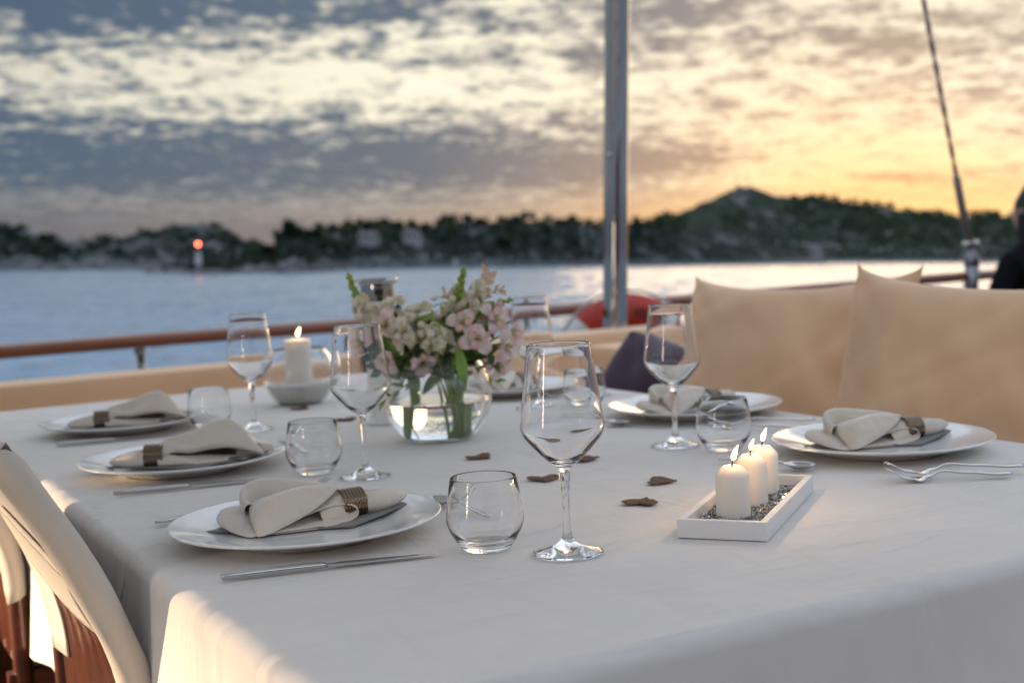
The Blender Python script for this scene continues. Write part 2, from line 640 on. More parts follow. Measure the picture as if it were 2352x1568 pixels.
# ------------------------------------------------------------------ islands
def land_mat(name, rock, scrub, lo, hi, sc):
    m, T, b = mat(name)
    b.inputs['Roughness'].default_value = 0.95
    b.inputs['Specular IOR Level'].default_value = 0.1
    g = T.n('ShaderNodeNewGeometry').outputs['Position']
    n1 = T.noise(g, sc, 5.0, 0.62, 0.6)
    n2 = T.noise(g, sc * 5, 4.0, 0.6)
    sp = T.n('ShaderNodeSeparateXYZ')
    T.link(g, sp.inputs[0])
    shore = T.sstep(sp.outputs[2], 2.4, 0.6)
    fac = T.m('SUBTRACT', T.sstep(T.m('ADD', T.m('MULTIPLY', n2, 0.25), n1), lo, hi), shore, clamp=True)
    r2 = T.mix(n2, tuple(c * 0.65 for c in rock) + (1,), tuple(c * 1.3 for c in rock) + (1,))
    s2 = T.mix(n2, tuple(c * 0.6 for c in scrub) + (1,), tuple(c * 1.5 for c in scrub) + (1,))
    T.link(T.mix(fac, r2, s2), b.inputs['Base Color'])
    bp = T.n('ShaderNodeBump')
    bp.inputs['Strength'].default_value = 1.0
    bp.inputs['Distance'].default_value = 0.8
    T.link(n2, bp.inputs['Height'])
    T.link(bp.outputs[0], b.inputs['Normal'])
    return m


def interp(tab, x):
    if x <= tab[0][0]:
        return tab[0][1]
    for (a, va), (b, vb) in zip(tab, tab[1:]):
        if x <= b:
            k = (x - a) / (b - a)
            k = k * k * (3 - 2 * k)
            return va + (vb - va) * k
    return tab[-1][1]


class Land:
    """island slope given by bearing (px of a 2352 px wide view): skyline, distance of shore and of ridge"""

    def __init__(s, name, sky_tab, shore_tab, depth, treeh, m, step, x0, x1, seed, rows=14):
        s.sky_tab, s.shore_tab, s.depth, s.treeh, s.seed = sky_tab, shore_tab, depth, treeh, seed
        P = []
        nx = int((x1 - x0) / step) + 1
        for r in range(rows + 5):
            P.append([s.point(x0 + step * i, r / rows if r <= rows else 1 + (r - rows) * 0.25) for i in range(nx)])
        tag(MB().grid(P).build(name, m), kind='structure')

    def shore(s, x):
        return interp(s.shore_tab, x) + 5 * noise.noise(Vector((x * 0.02, s.seed, 0)))

    def point(s, x, t):
        D0 = s.shore(x)
        Dr = D0 + s.depth
        zr = max(0.6, CZ + (592 - interp(s.sky_tab, x)) / 3000.0 * Dr - s.treeh)
        Y = D0 + s.depth * t
        if t <= 1:
            k = 0.10 * min(1, t * 12) + 0.90 * (t ** 0.85 if t > 0 else 0)
            z = zr * k
        else:
            z = zr * (1 - (t - 1) ** 2) - 1.2 * (t - 1)
        nn = noise.noise(Vector((x * 0.035, t * 4, s.seed))) * 0.13 + noise.noise(Vector((x * 0.12, t * 12, s.seed + 5))) * 0.05
        z += zr * nn * min(1, t * 3) * (1.0 if t < 0.9 else 0.3)
        if t == 0:
            z = -0.3
        return Vector(((x - 1176) / 3000.0 * Y, Y, z))


ROCK, SCRUB = (0.12, 0.123, 0.13), (0.011, 0.020, 0.015)
M_LANDL = land_mat('left_headland_scrub', ROCK, SCRUB, 0.50, 0.66, 0.055)
M_LANDM = land_mat('near_shore_scrub', ROCK, SCRUB, 0.46, 0.62, 0.06)
M_LANDR = land_mat('right_hill_scrub', (0.19, 0.19, 0.19), (0.022, 0.034, 0.022), 0.40, 0.56, 0.022)
left_land = Land('headland', [(-900, 470), (-300, 485), (-60, 492), (0, 505), (60, 512), (85, 522), (130, 528), (165, 541), (210, 538), (280, 533), (340, 519),
                              (420, 505), (450, 501), (490, 507), (530, 522), (570, 538), (610, 548), (680, 560), (760, 590), (900, 610)],
                 [(-900, 330), (0, 290), (340, 300), (640, 330), (900, 360)], 46, 1.6, M_LANDL, 7, -900, 860, 1.3)
mid_land = Land('wooded_shore', [(330, 622), (350, 612), (400, 604), (480, 598), (540, 582), (600, 562), (630, 545), (650, 517), (680, 511), (705, 526), (730, 518), (800, 508), (900, 503),
                                 (985, 508), (1005, 496), (1080, 491), (1130, 499), (1185, 489), (1280, 496), (1400, 503), (1500, 506), (1650, 520), (1800, 560), (1900, 590)],
                [(330, 232), (480, 222), (650, 240), (850, 330), (1100, 390), (1400, 470), (1900, 560)], 46, 2.6, M_LANDM, 7, 330, 1900, 4.1)
right_land = Land('hill', [(1300, 560), (1400, 525), (1450, 513), (1500, 501), (1540, 487), (1580, 471), (1620, 455), (1655, 437), (1680, 428), (1722, 425), (1745, 429), (1780, 440),
                           (1830, 446), (1880, 448), (1930, 454), (1990, 462), (2040, 470), (2090, 478), (2150, 482), (2200, 487), (2260, 480), (2300, 486), (2352, 482), (2600, 478), (3300, 500)],
                  [(1300, 620), (1500, 700), (1800, 860), (2352, 800), (3300, 760)], 150, 3.0, M_LANDR, 8, 1300, 3300, 8.8, 18)


# ------------------------------------------------------------------ trees on the shore
def leaf_mat(name, c, v=0.5, sc=0.7):
    m = simple(name, c, 0.8, 0, 0.15, v, sc)
    return m


M_PINE = [leaf_mat('pine_green', (0.030, 0.052, 0.026)), leaf_mat('dark_pine_green', (0.018, 0.034, 0.022)), leaf_mat('olive_green', (0.045, 0.065, 0.028))]
M_TRUNK = simple('grey_bark', (0.07, 0.055, 0.045), 0.9, var=0.3, vscale=3)


def crown_mesh(name, m, H, Rr, seed, nblob=9, nleaf=42, cone=False):
    r = random.Random(seed)
    q = MB()
    for i in range(nblob):
        if cone:
            z = H * (0.25 + 0.72 * i / nblob)
            rad = Rr * (1.02 - i / nblob) * 0.75
            c = Vector((r.uniform(-0.2, 0.2) * Rr, r.uniform(-0.2, 0.2) * Rr, z))
        else:
            a, d = r.uniform(0, 6.28), Rr * r.uniform(0.1, 0.75)
            z = H * r.uniform(0.45, 0.86)
            rad = Rr * r.uniform(0.32, 0.55)
            c = Vector((d * math.cos(a), d * math.sin(a), z))
        for k in range(nleaf):
            dv = Vector((r.gauss(0, 1), r.gauss(0, 1), r.gauss(0, 0.75))).normalized() * rad * r.uniform(0.55, 1.05)
            p = c + dv
            sz = Rr * r.uniform(0.09, 0.19)
            a1 = Vector((r.gauss(0, 1), r.gauss(0, 1), r.gauss(0, 1))).normalized()
            b1 = a1.orthogonal().normalized()
            st = len(q.v)
            q.v.extend([tuple(p + a1 * sz), tuple(p + b1 * sz * 0.8), tuple(p - a1 * sz), tuple(p - b1 * sz * 0.8)])
            q.face(st, st + 1, st + 2, st + 3)
    return q.mesh(name, m, smooth=False)


def trunk_mesh(name, H, Rr, seed):
    r = random.Random(seed)
    q = MB()
    top = Vector((r.uniform(-0.3, 0.3), r.uniform(-0.3, 0.3), H * 0.7))
    q.tube([(0, 0, -0.6), (0.05, 0, H * 0.2), top * 0.6, top], [0.16, 0.13, 0.09, 0.04], 6)
    for k in range(4):
        a = r.uniform(0, 6.28)
        q.tube([top * r.uniform(0.5, 0.9), Vector((math.cos(a) * Rr * 0.6, math.sin(a) * Rr * 0.6, H * r.uniform(0.6, 0.8)))], [0.06, 0.02], 5)
    return q.mesh(name, M_TRUNK)


KINDS = []
for i in range(6):
    H, Rr = (4.2, 2.3) if i < 4 else (5.2, 1.1)
    KINDS.append((crown_mesh('crown_leaves', M_PINE[i % 3], H, Rr, 50 + i, 9 if i < 4 else 8, 42, i >= 4), trunk_mesh('tree_trunk', H, Rr, 90 + i)))


def add_tree(p, sc, kind, label, group):
    t_ = thing('shore_tree', label, 'tree', Matrix.Translation(p) @ Matrix.Rotation(rnd.uniform(0, 6.28), 4, 'Z') @ Matrix.Diagonal((sc, sc, sc * rnd.uniform(0.85, 1.15), 1)), group)
    obj('crown', KINDS[kind][0], t_)
    obj('trunk', KINDS[kind][1], t_)


# skyline trees of the near wooded shore
x = 642
while x < 1520:
    p = mid_land.point(x, rnd.uniform(0.86, 1.02))
    k = rnd.choice([0, 1, 2, 3, 0, 1, 4]) if x > 700 else rnd.choice([0, 1])
    add_tree(p + Vector((0, 0, -0.5)), rnd.uniform(0.62, 1.0), k, 'dark green tree of the skyline wood on the shore behind the flowers', 'skyline trees of the wooded shore')
    x += rnd.uniform(9, 17)
# trees lower down that slope
for i in range(105):
    x = rnd.uniform(560, 1500)
    p = mid_land.point(x, rnd.uniform(0.15, 0.85) ** 0.8)
    if noise.noise(Vector((x * 0.02, p.y * 0.03, 3.3))) < -0.10 or abs(x - 850) < 42 or abs(x - 948) < 40:
        continue
    add_tree(p + Vector((0, 0, -0.4)), rnd.uniform(0.5, 0.95), rnd.choice([0, 1, 2, 3, 2, 0]), 'dark tree growing lower down the wooded slope, between pale rocks', 'trees on the slope of the wooded shore')
# scattered trees on the left headland
for i in range(38):
    x = rnd.choice([rnd.uniform(-60, 165), rnd.uniform(-60, 165), rnd.uniform(-60, 165), rnd.uniform(165, 600)])
    p = left_land.point(x, rnd.uniform(0.15, 0.80))
    add_tree(p + Vector((0, 0, -0.7)), rnd.uniform(0.40, 0.72), rnd.choice([1, 1, 3, 0]), 'dark bushy tree on the rocky headland at the far left shore', 'trees on the left headland')


# the wooded hill far right reads as one mass of crowns
def far_wood():
    q = MB()
    r = random.Random(21)
    for i in range(1500):
        x = r.uniform(1440, 2900)
        tt = r.uniform(0.08, 1.0) ** 0.8
        p = right_land.point(x, tt)
        pk = max(0, 1 - abs(x - 1690) / 150)
        if noise.noise(Vector((x * 0.012, tt * 5, 9.1))) + pk * 0.55 * tt > 0.18 and tt < 0.97:
            continue
        if (pk > 0.25 and tt > 0.55) or (x < 1680 and tt < 0.34 and noise.noise(Vector((x * 0.03, tt * 9, 2.2))) > -0.15):
            continue
        R0 = r.uniform(1.7, 3.4)
        for k in range(16):
            d = Vector((r.gauss(0, 1), r.gauss(0, 0.8), r.gauss(0.3, 0.8))).normalized() * R0 * r.uniform(0.5, 1.0)
            c = p + d + Vector((0, 0, R0 * 0.6))
            a1 = Vector((r.gauss(0, 1), r.gauss(0, 1), r.gauss(0, 1))).normalized() * R0 * 0.42
            b1 = a1.orthogonal().normalized() * R0 * 0.4
            st = len(q.v)
            q.v.extend([tuple(c + a1), tuple(c + b1), tuple(c - a1), tuple(c - b1)])
            q.face(st, st + 1, st + 2, st + 3)
    o = q.build('woodland', leaf_mat('hill_wood_green', (0.034, 0.05, 0.026), 0.5, 0.12), smooth=False)
    tag(o, 'dense green scrub and pine wood covering the far hill under the sunset', 'woodland', kind='stuff')


far_wood()


def low_scrub():
    """maquis bushes all over the two nearer islands"""
    q = MB()
    r = random.Random(33)
    for land, xa, xb, cnt in ((mid_land, 380, 1560, 1500), (left_land, -200, 640, 420)):
        for i in range(cnt):
            x = r.uniform(xa, xb)
            tt = r.uniform(0.07, 1.0)
            if noise.noise(Vector((x * 0.022, tt * 3.2, 6.4))) < -0.12:
                continue
            if land is mid_land and (abs(x - 850) < 34 or abs(x - 948) < 32) and 0.25 < tt < 0.72:
                continue
            p = land.point(x, tt)
            R0 = r.uniform(0.5, 1.35)
            for k in range(11):
                d = Vector((r.gauss(0, 1), r.gauss(0, 0.8), r.gauss(0.3, 0.7))).normalized() * R0 * r.uniform(0.4, 1.0)
                c = p + d + Vector((0, 0, R0 * 0.4))
                a1 = Vector((r.gauss(0, 1), r.gauss(0, 1), r.gauss(0, 1))).normalized() * R0 * 0.45
                b1 = a1.orthogonal().normalized() * R0 * 0.4
                st = len(q.v)
                q.v.extend([tuple(c + a1), tuple(c + b1), tuple(c - a1), tuple(c - b1)])
                q.face(st, st + 1, st + 2, st + 3)
    o = q.build('low_scrub', leaf_mat('maquis_green', (0.020, 0.034, 0.021), 0.55, 0.25), smooth=False)
    tag(o, 'low dark scrub covering the slopes of the nearer islands', 'scrub', kind='stuff')


low_scrub()


# pale boulders along the waterline
def boulders():
    q = MB()
    r = random.Random(5)
    for land, xa, xb, cnt, big in ((mid_land, 340, 1560, 420, 0.8), (left_land, -100, 420, 90, 0.7), (right_land, 1440, 2700, 260, 2.0)):
        for i in range(cnt):
            x = r.uniform(xa, xb)
            p = land.point(x, r.uniform(0.0, 0.10) if r.random() < 0.8 else r.uniform(0.1, 0.5))
            s_ = big * r.uniform(0.35, 1.2)
            pts = [Vector((r.gauss(0, 1), r.gauss(0, 1), r.gauss(0, 0.6))).normalized() * s_ * r.uniform(0.7, 1.1) for k in range(8)]
            bm = bmesh.new()
            for pt in pts:
                bm.verts.new(pt + p + Vector((0, 0, s_ * 0.3)))
            bmesh.ops.convex_hull(bm, input=bm.verts)
            bm.verts.index_update()
            st = len(q.v)
            q.v.extend([tuple(v.co) for v in bm.verts])
            for fc in bm.faces:
                q.face(*[st + v.index for v in fc.verts])
            bm.free()
    tag(q.build('boulders', simple('pale_limestone', (0.22, 0.215, 0.21), 0.9, 0, 0.1, 0.3, 0.6), smooth=False), 'pale limestone boulders along the waterline of the islands', 'boulders', kind='stuff')


boulders()


# ------------------------------------------------------------------ houses, beacon, masts
M_PLASTER = simple('pale_plaster', (0.30, 0.31, 0.32), 0.9, var=0.08, vscale=0.6)
M_ROOF = simple('grey_roof_tiles', (0.14, 0.11, 0.10), 0.9, var=0.2, vscale=2)
M_PANE = simple('dark_window_pane', (0.02, 0.025, 0.03), 0.1)


def house(x, ypx, tt, wd, hg, dp, label):
    D = mid_land.shore(x) + mid_land.depth * tt
    z = CZ + (592 - ypx) / 3000.0 * D
    t_ = thing('shore_house', label, 'house', Matrix.Translation(((x - 1176) / 3000.0 * D, D - 3, z)) @ Matrix.Rotation(0.15, 4, 'Z'))
    MB().box((0, 0, hg / 2 - 1.2), (wd, dp, hg + 2.4)).build('wall', M_PLASTER, t_, smooth=False)
    rf = MB()
    e = 0.25
    rf.v = [(-wd / 2 - e, -dp / 2 - e, hg), (wd / 2 + e, -dp / 2 - e, hg), (wd / 2 + e, dp / 2 + e, hg), (-wd / 2 - e, dp / 2 + e, hg), (-wd / 2 + 0.6, 0, hg + 0.8), (wd / 2 - 0.6, 0, hg + 0.8)]
    rf.f = [(0, 1, 5, 4), (1, 2, 5), (2, 3, 4, 5), (3, 0, 4), (3, 2, 1, 0)]
    rf.mi = [0] * 5
    rf.build('roof', M_ROOF, t_, smooth=False)
    k = 3
    for i in range(k):
        MB().box((wd * (i - (k - 1) / 2) / k, -dp / 2 - 0.01, hg * 0.55), (wd * 0.13, 0.06, hg * 0.42)).build('window', M_PANE, t_, smooth=False)


house(850, 558, 0.52, 5.4, 2.3, 4.0, 'small pale house low among the dark trees, the further left of two')
house(948, 552, 0.55, 5.2, 2.1, 4.0, 'small pale house among the dark trees, the further right of two')


def beacon():
    x, D = 457, 227.0
    zb = CZ + (592 - 607) / 3000.0 * D
    t_ = thing('navigation_beacon', 'white beacon tower with a glowing red lamp on the rocky point', 'beacon', Matrix.Translation(((x - 1176) / 3000.0 * D, D, zb)))
    q = MB().lathe([(0, -0.8), (0.62, -0.8), (0.55, 0.2), (0.42, 2.1), (0.42, 2.2), (0, 2.2)], 16)
    q.build('tower', simple('beacon_white', (0.52, 0.52, 0.50), 0.7), t_, smooth='auto')
    MB().lathe([(0, 2.2), (0.62, 2.2), (0.62, 2.3), (0, 2.3)], 16).build('gallery', simple('beacon_grey', (0.3, 0.3, 0.3), 0.7), t_, smooth='auto')
    for k in range(8):
        a = k * math.pi / 4
        MB().tube([(0.57 * math.cos(a), 0.57 * math.sin(a), 2.3), (0.57 * math.cos(a), 0.57 * math.sin(a), 2.8)], 0.02, 5).build('railing', M_FITTING, t_)
    MB().tube([(0, 0, 2.3), (0, 0, 3.25)], 0.08, 8).build('lamp_post', M_FITTING, t_)
    MB().lathe([(0, 3.25), (0.17, 3.3), (0.24, 3.5), (0.17, 3.7), (0, 3.76)], 16).build('lamp', emit_mat('red_lamp', (1.0, 0.10, 0.04, 1), 30.0), t_)


beacon()


def hill_mast(x, ht, label):
    p = right_land.point(x, 1.0)
    t_ = thing('radio_mast', label, 'mast', Matrix.Translation(p + Vector((0, 0, -0.6))))
    mm = simple('mast_steel', (0.35, 0.20, 0.13), 0.6, 0.3)
    for k in range(3):
        a = k * 2.094
        MB().tube([(0.55 * math.cos(a), 0.55 * math.sin(a), 0), (0.12 * math.cos(a), 0.12 * math.sin(a), ht)], 0.09, 5).build('upright', mm, t_)
    q = MB()
    for i in range(9):
        z = ht * i / 9
        r_ = 0.55 - 0.43 * i / 9
        for k in range(3):
            a, b_ = k * 2.094, (k + 1) * 2.094
            q.tube([(r_ * math.cos(a), r_ * math.sin(a), z), (r_ * 0.93 * math.cos(b_), r_ * 0.93 * math.sin(b_), z + ht / 9)], 0.05, 4)
    q.build('bracing', mm, t_)


hill_mast(1688, 15, 'thin radio mast on the hilltop, the one further left')
hill_mast(1712, 17, 'thin radio mast on the hilltop, the one further right')


def hill_fort():
    p = right_land.point(1708, 0.995)
    t_ = thing('stone_ruin', 'low stone ruin crowning the top of the right hill', 'ruin', Matrix.Translation(p))
    st_ = simple('ruin_stone', (0.17, 0.165, 0.16), 0.95, var=0.25, vscale=0.5)
    MB().box((0, 0, 0.4), (15, 4, 3.2)).build('wall', st_, t_, smooth=False)
    MB().box((-4, 0.4, 2.4), (3.4, 3.2, 1.6)).build('turret', st_, t_, smooth=False)
    MB().box((4.4, 0.3, 2.2), (2.2, 3.0, 1.2)).build('turret', st_, t_, smooth=False)


hill_fort()


def marker():
    x = 1046
    D = mid_land.shore(x) - 2
    t_ = thing('shore_marker', 'small white post standing at the water edge behind the bouquet', 'post', Matrix.Translation(((x - 1176) / 3000.0 * D, D, -0.5)))
    MB().lathe([(0, 0), (0.5, 0), (0.42, 0.9), (0.34, 2.6), (0.2, 2.9), (0, 3.0)], 12).build('post', simple('marker_white', (0.5, 0.5, 0.5), 0.7), t_)
    MB().lathe([(0.7, -0.5), (0.7, 0.35), (0, 0.35)], 12).build('footing', simple('concrete', (0.22, 0.22, 0.21), 0.9), t_, smooth='auto')


marker()

# ------------------------------------------------------------------ yacht: deck, hull, rail
def yacht():
    o = MB().box((1.5, 0.6, -0.80), (11.0, 7.4, 0.1)).build('deck', M_TEAK, smooth=False)
    o.matrix_world = BOAT
    tag(o, kind='structure')
    o = MB().box((1.5, 4.36, -1.55), (11.0, 0.10, 2.4)).build('hull_side', M_HULL, smooth=False)
    o.matrix_world = BOAT
    tag(o, kind='structure')

    t_ = thing('stern_rail', 'varnished brown wooden handrail on steel stanchions along the stern', 'railing', on_boat(0, 4.27, 0))
    rings = []
    for i in range(60):
        w = -3.6 + 10.6 * i / 59
        dz = 0.004 * math.sin(w * 1.7)
        rings.append([(w, 0.036 * math.cos(a), 0.080 + dz + 0.024 * math.sin(a)) for a in [2 * math.pi * k / 14 for k in range(14)]])
    MB().loft(rings).build('handrail', M_RAILW, t_)
    for w in (-2.6, -1.9, -1.2, -0.45, 0.27, 0.97, 1.66, 2.40, 3.12, 3.85, 4.75, 5.5, 6.3):
        p = MB().tube([(w, 0, -0.72), (w, 0, 0.058)], 0.0155, 12).build('stanchion', M_CHROME, t_)
        MB().lathe([(0, 0), (0.023, 0), (0.023, 0.004), (0.0165, 0.010)], 14, (w, 0, 0.046)).build('flange', M_CHROME, p)
    MB().tube([(-3.6, 0, -0.30), (7, 0, -0.30)], 0.006, 8).build('lifeline', M_CHROME, t_)


yacht()


def rbox(name, m, parent, c, sz, bev, puff=0.0, n=10):
    """cushion-like rounded block"""
    q = MB()
    q.box((0, 0, 0), sz)
    me = q.mesh(name, m, smooth=True, bevel=bev, seg=4)
    o = obj(name, me, parent)
    o.location = c
    return o


def benches():
    t_ = thing('stern_bench', 'long beige upholstered bench with low backrest behind the table', 'bench', on_boat(0, 3.85, 0))
    rbox('backrest', M_BEIGE, t_, (1.05, 0, -0.20), (3.5, 0.15, 0.44), 0.035)
    rbox('seat', M_BEIGE, t_, (1.05, -0.36, -0.37), (3.5, 0.50, 0.14), 0.04)
    MB().box((1.05, -0.33, -0.60), (3.5, 0.52, 0.30)).build('base', M_MAHOG, t_, bevel=0.006)
    s_ = thing('side_bench', 'beige upholstered bench under the big pillows along the table side', 'bench', on_boat(2.22, 1.6, 0))
    rbox('backrest', M_BEIGE, s_, (0, 0.1, -0.20), (0.14, 3.5, 0.42), 0.035)
    rbox('seat', M_BEIGE, s_, (-0.36, 0.0, -0.37), (0.52, 3.3, 0.14), 0.04)
    MB().box((-0.33, 0.0, -0.60), (0.52, 3.3, 0.30)).build('base', M_MAHOG, s_, bevel=0.006)


benches()


def pillow_mesh(name, m, W_, H_, T_, seed, N=44, wr=0.012, px_=0.10, pz_=0.19):
    q = MB()
    P = []
    for side in (1, -1):
        g = []
        for i in range(N + 1):
            row = []
            for j in range(N + 1):
                a, b = -1 + 2 * i / N, -1 + 2 * j / N
                # pulled in edges, pointed corners
                x_ = a * (1 - px_ * (1 - b * b)) * W_ / 2
                z_ = b * (1 - pz_ * (1 - a * a) ** 0.6) * H_ / 2
                k = max(0.0, (1 - a * a) * (1 - b * b))
                th = T_ / 2 * (k ** 0.42) * side
                v = Vector((x_ * 7 + z_ * 4, (z_ * 7 - x_ * 4) * 0.55, seed + side))
                wrk = noise.noise(v * 0.8) * wr * (k ** 0.3) + noise.noise(v * 2.3) * wr * 0.35 * (k ** 0.3) + 0.5 * wr * (abs(noise.noise(Vector((x_ * 5 - z_ * 9, z_ * 2, seed)))) - 0.2) * (k ** 0.2)
                # creases running in from the corners
                dg = abs(abs(a) - abs(b))
                wrk -= wr * 0.9 * math.exp(-(dg / 0.10) ** 2) * max(0, (a * a + b * b) / 2 - 0.25) * k ** 0.2
                row.append((x_, -(th + wrk * side), z_ - 0.01 * (1 - b) * k))
            g.append(row)
        if side == -1:
            g = [list(reversed(r)) for r in g]
        q.grid(g)
    return q.mesh(name, m)


def pillow(name, label, m, W_, H_, T_, w, u, h, yaw, lean, roll, seed, wr=0.012, cat='pillow', px_=0.09, pz_=0.155):
    o = obj(name, pillow_mesh(name, m, W_, H_, T_, seed, 60, wr, px_, pz_))
    # local x along the bench, -y faces the table
    o.matrix_world = BOAT @ Matrix.Translation((w, u, h)) @ Matrix.Rotation(yaw, 4, 'Z') @ Matrix.Rotation(lean, 4, 'X') @ Matrix.Rotation(roll, 4, 'Y')
    tag(o, label, cat)
    return o


YB = math.atan2(-0.97, 0.24)
pillow('bench_pillow', 'big beige pillow beside the picture edge, in front of its neighbour', M_BEIGE, 0.62, 0.60, 0.22, 1.85, 1.665, -0.035, math.atan2(-0.985, 0.17), -0.30, 0.03, 2.0, 0.030)
pillow('bench_pillow', 'big beige pillow between the stemmed glass and the larger pillow', M_BEIGE, 0.62, 0.60, 0.21, 1.95, 2.285, -0.045, YB, -0.30, -0.02, 5.7, 0.030)
pillow('scatter_cushion', 'dark purple cushion standing on one corner behind the stemmed glass', M_PURPLE, 0.40, 0.40, 0.18, 2.00, 2.84, -0.175, math.atan2(-0.80, 0.60), -0.25, 0.42, 3.1, 0.030, 'cushion', -0.10, -0.10)
pillow('scatter_cushion', 'small beige cushion half hidden behind the purple one', M_BEIGE, 0.38, 0.36, 0.14, 1.82, 3.12, -0.17, math.atan2(-0.6, 0.8), -0.25, 0.35, 4.4, 0.012, 'cushion')
pillow('scatter_cushion', 'purple cushion peeping out low behind the bouquet', M_PURPLE, 0.40, 0.34, 0.14, 1.62, 3.50, -0.15, -0.2, -0.25, 0.10, 9.4, 0.012, 'cushion')


# ------------------------------------------------------------------ pole, rope, life ring
def pole():
    t_ = thing('awning_pole', 'thick polished steel pole rising from the stern bench', 'pole', on_boat(2.535, 3.93, -0.75))
    t_.matrix_world = Matrix.Translation(t_.matrix_world.translation)
    q = MB().lathe([(0, 0), (0.044, 0), (0.044, 3.4), (0, 3.4)], 40)
    q.build('tube', M_CHROME, t_, smooth='auto')
    MB().lathe([(0.044, 0.0), (0.095, 0.0), (0.095, 0.012), (0.05, 0.02), (0.05, 0.05), (0.0445, 0.052)], 40).build('base_flange', M_CHROME, t_, smooth='auto')
    # small eye near the middle, seen as a bright bead
    q = MB().lathe([(0, 0), (0.008, 0.001), (0.010, 0.006), (0.006, 0.012), (0, 0.013)], 12)
    q.build('snap_stud', M_CHROME, t_).matrix_local = Matrix.Translation((-0.026, -0.037, 1.38)) @ Matrix.Rotation(math.radians(90), 4, 'X')


pole()


def stay():
    t_ = thing('rigging_stay', 'dark twisted stay rope running down to a shackle on the rail', 'rope', on_boat(4.75, 4.24, 0.10))
    top = Vector((-0.32, 0.18, 2.35))
    low = Vector((-0.012, 0.0, 0.115))
    for k in range(2):
        pts = []
        for i in range(150):
            f_ = i / 149
            c = low.lerp(top, f_)
            a = f_ * 75 + k * math.pi
            pts.append(c + Vector((math.cos(a), math.sin(a), 0)) * 0.0052)
        MB().tube(pts, 0.0062, 7).build('strand', M_ROPE, t_)
    sl = low.lerp(top, 0.155)
    MB().tube([low, low.lerp(sl, 0.9), sl], [0.019, 0.018, 0.008], 12).build('sleeve', simple('grey_pvc_sleeve', (0.17, 0.14, 0.12), 0.5), t_)
    for s_ in (-1, 1):
        MB().lathe([(0, -0.02), (0.016, -0.014), (0.021, 0), (0.016, 0.014), (0, 0.02)], 14, (low.x + 0.028 * s_, low.y - 0.01, low.z + 0.015)).build('shackle_pin', M_CHROME, t_)
    MB().lathe([(0.012, -0.055), (0.032, -0.04), (0.036, 0.0), (0.022, 0.03), (0.012, 0.06)], 16, (0, 0, 0.06)).build('turnbuckle', M_FITTING, t_)
    MB().tube([(0, 0, 0.03), (0.004, 0, -0.09), (0.010, 0, -0.20)], [0.034, 0.022, 0.014], 12).build('chainplate', M_FITTING, t_)


stay()


def life_ring():
    # hangs on the inside of the stern rail
    t_ = thing('life_ring', 'red orange life ring with grey reflective bands behind the steel pole', 'life ring', on_boat(2.76, 4.13, -0.165, -0.30))
    Rm, rm = 0.225, 0.068
    q = MB()
    rings = []
    n = 72
    for i in range(n + 1):
        a = 2 * math.pi * i / n
        rings.append([((Rm + rm * math.cos(b)) * math.cos(a), 0.75 * rm * math.sin(b), (Rm + rm * math.cos(b)) * math.sin(a)) for b in [2 * math.pi * k / 20 for k in range(20)]])
    q.loft(rings, caps=False).build('ring', M_BUOY, t_)
    for a0 in (52, 142, 232, 322):
        q = MB()
        rr = []
        for i in range(9):
            a = math.radians(a0 - 9 + 18 * i / 8)
            rr.append([((Rm + (rm + 0.002) * math.cos(b)) * math.cos(a), 0.75 * (rm + 0.003) * math.sin(b), (Rm + (rm + 0.002) * math.cos(b)) * math.sin(a)) for b in [2 * math.pi * k / 20 for k in range(20)]])
        q.loft(rr, caps=False).build('reflective_band', M_WHITEBAND, t_)
    # short row of dark stencil marks, too soft in the photograph to read
    for i in range(6):
        a = math.radians(82 - 5.2 * i)
        c = Vector((Rm * math.cos(a), -0.0525, Rm * math.sin(a)))
        MB().box((0, 0, 0), (0.009, 0.004, 0.034 if i % 2 else 0.028)).build('stencil_mark', M_BLACK, t_, smooth=False).matrix_local = Matrix.Translation(c) @ Matrix.Rotation(-(a - math.pi / 2), 4, 'Y')
    q = MB()
    pts = []
    for i in range(97):
        a = 2 * math.pi * i / 96
        rr_ = Rm + rm + 0.006 + 0.008 * abs(math.sin(2 * (a - math.radians(52))))
        pts.append((rr_ * math.cos(a), -0.01, rr_ * math.sin(a)))
    q.tube(pts, 0.0045, 6).build('grab_line', simple('grab_rope', (0.5, 0.48, 0.44), 0.9), t_)


life_ring()


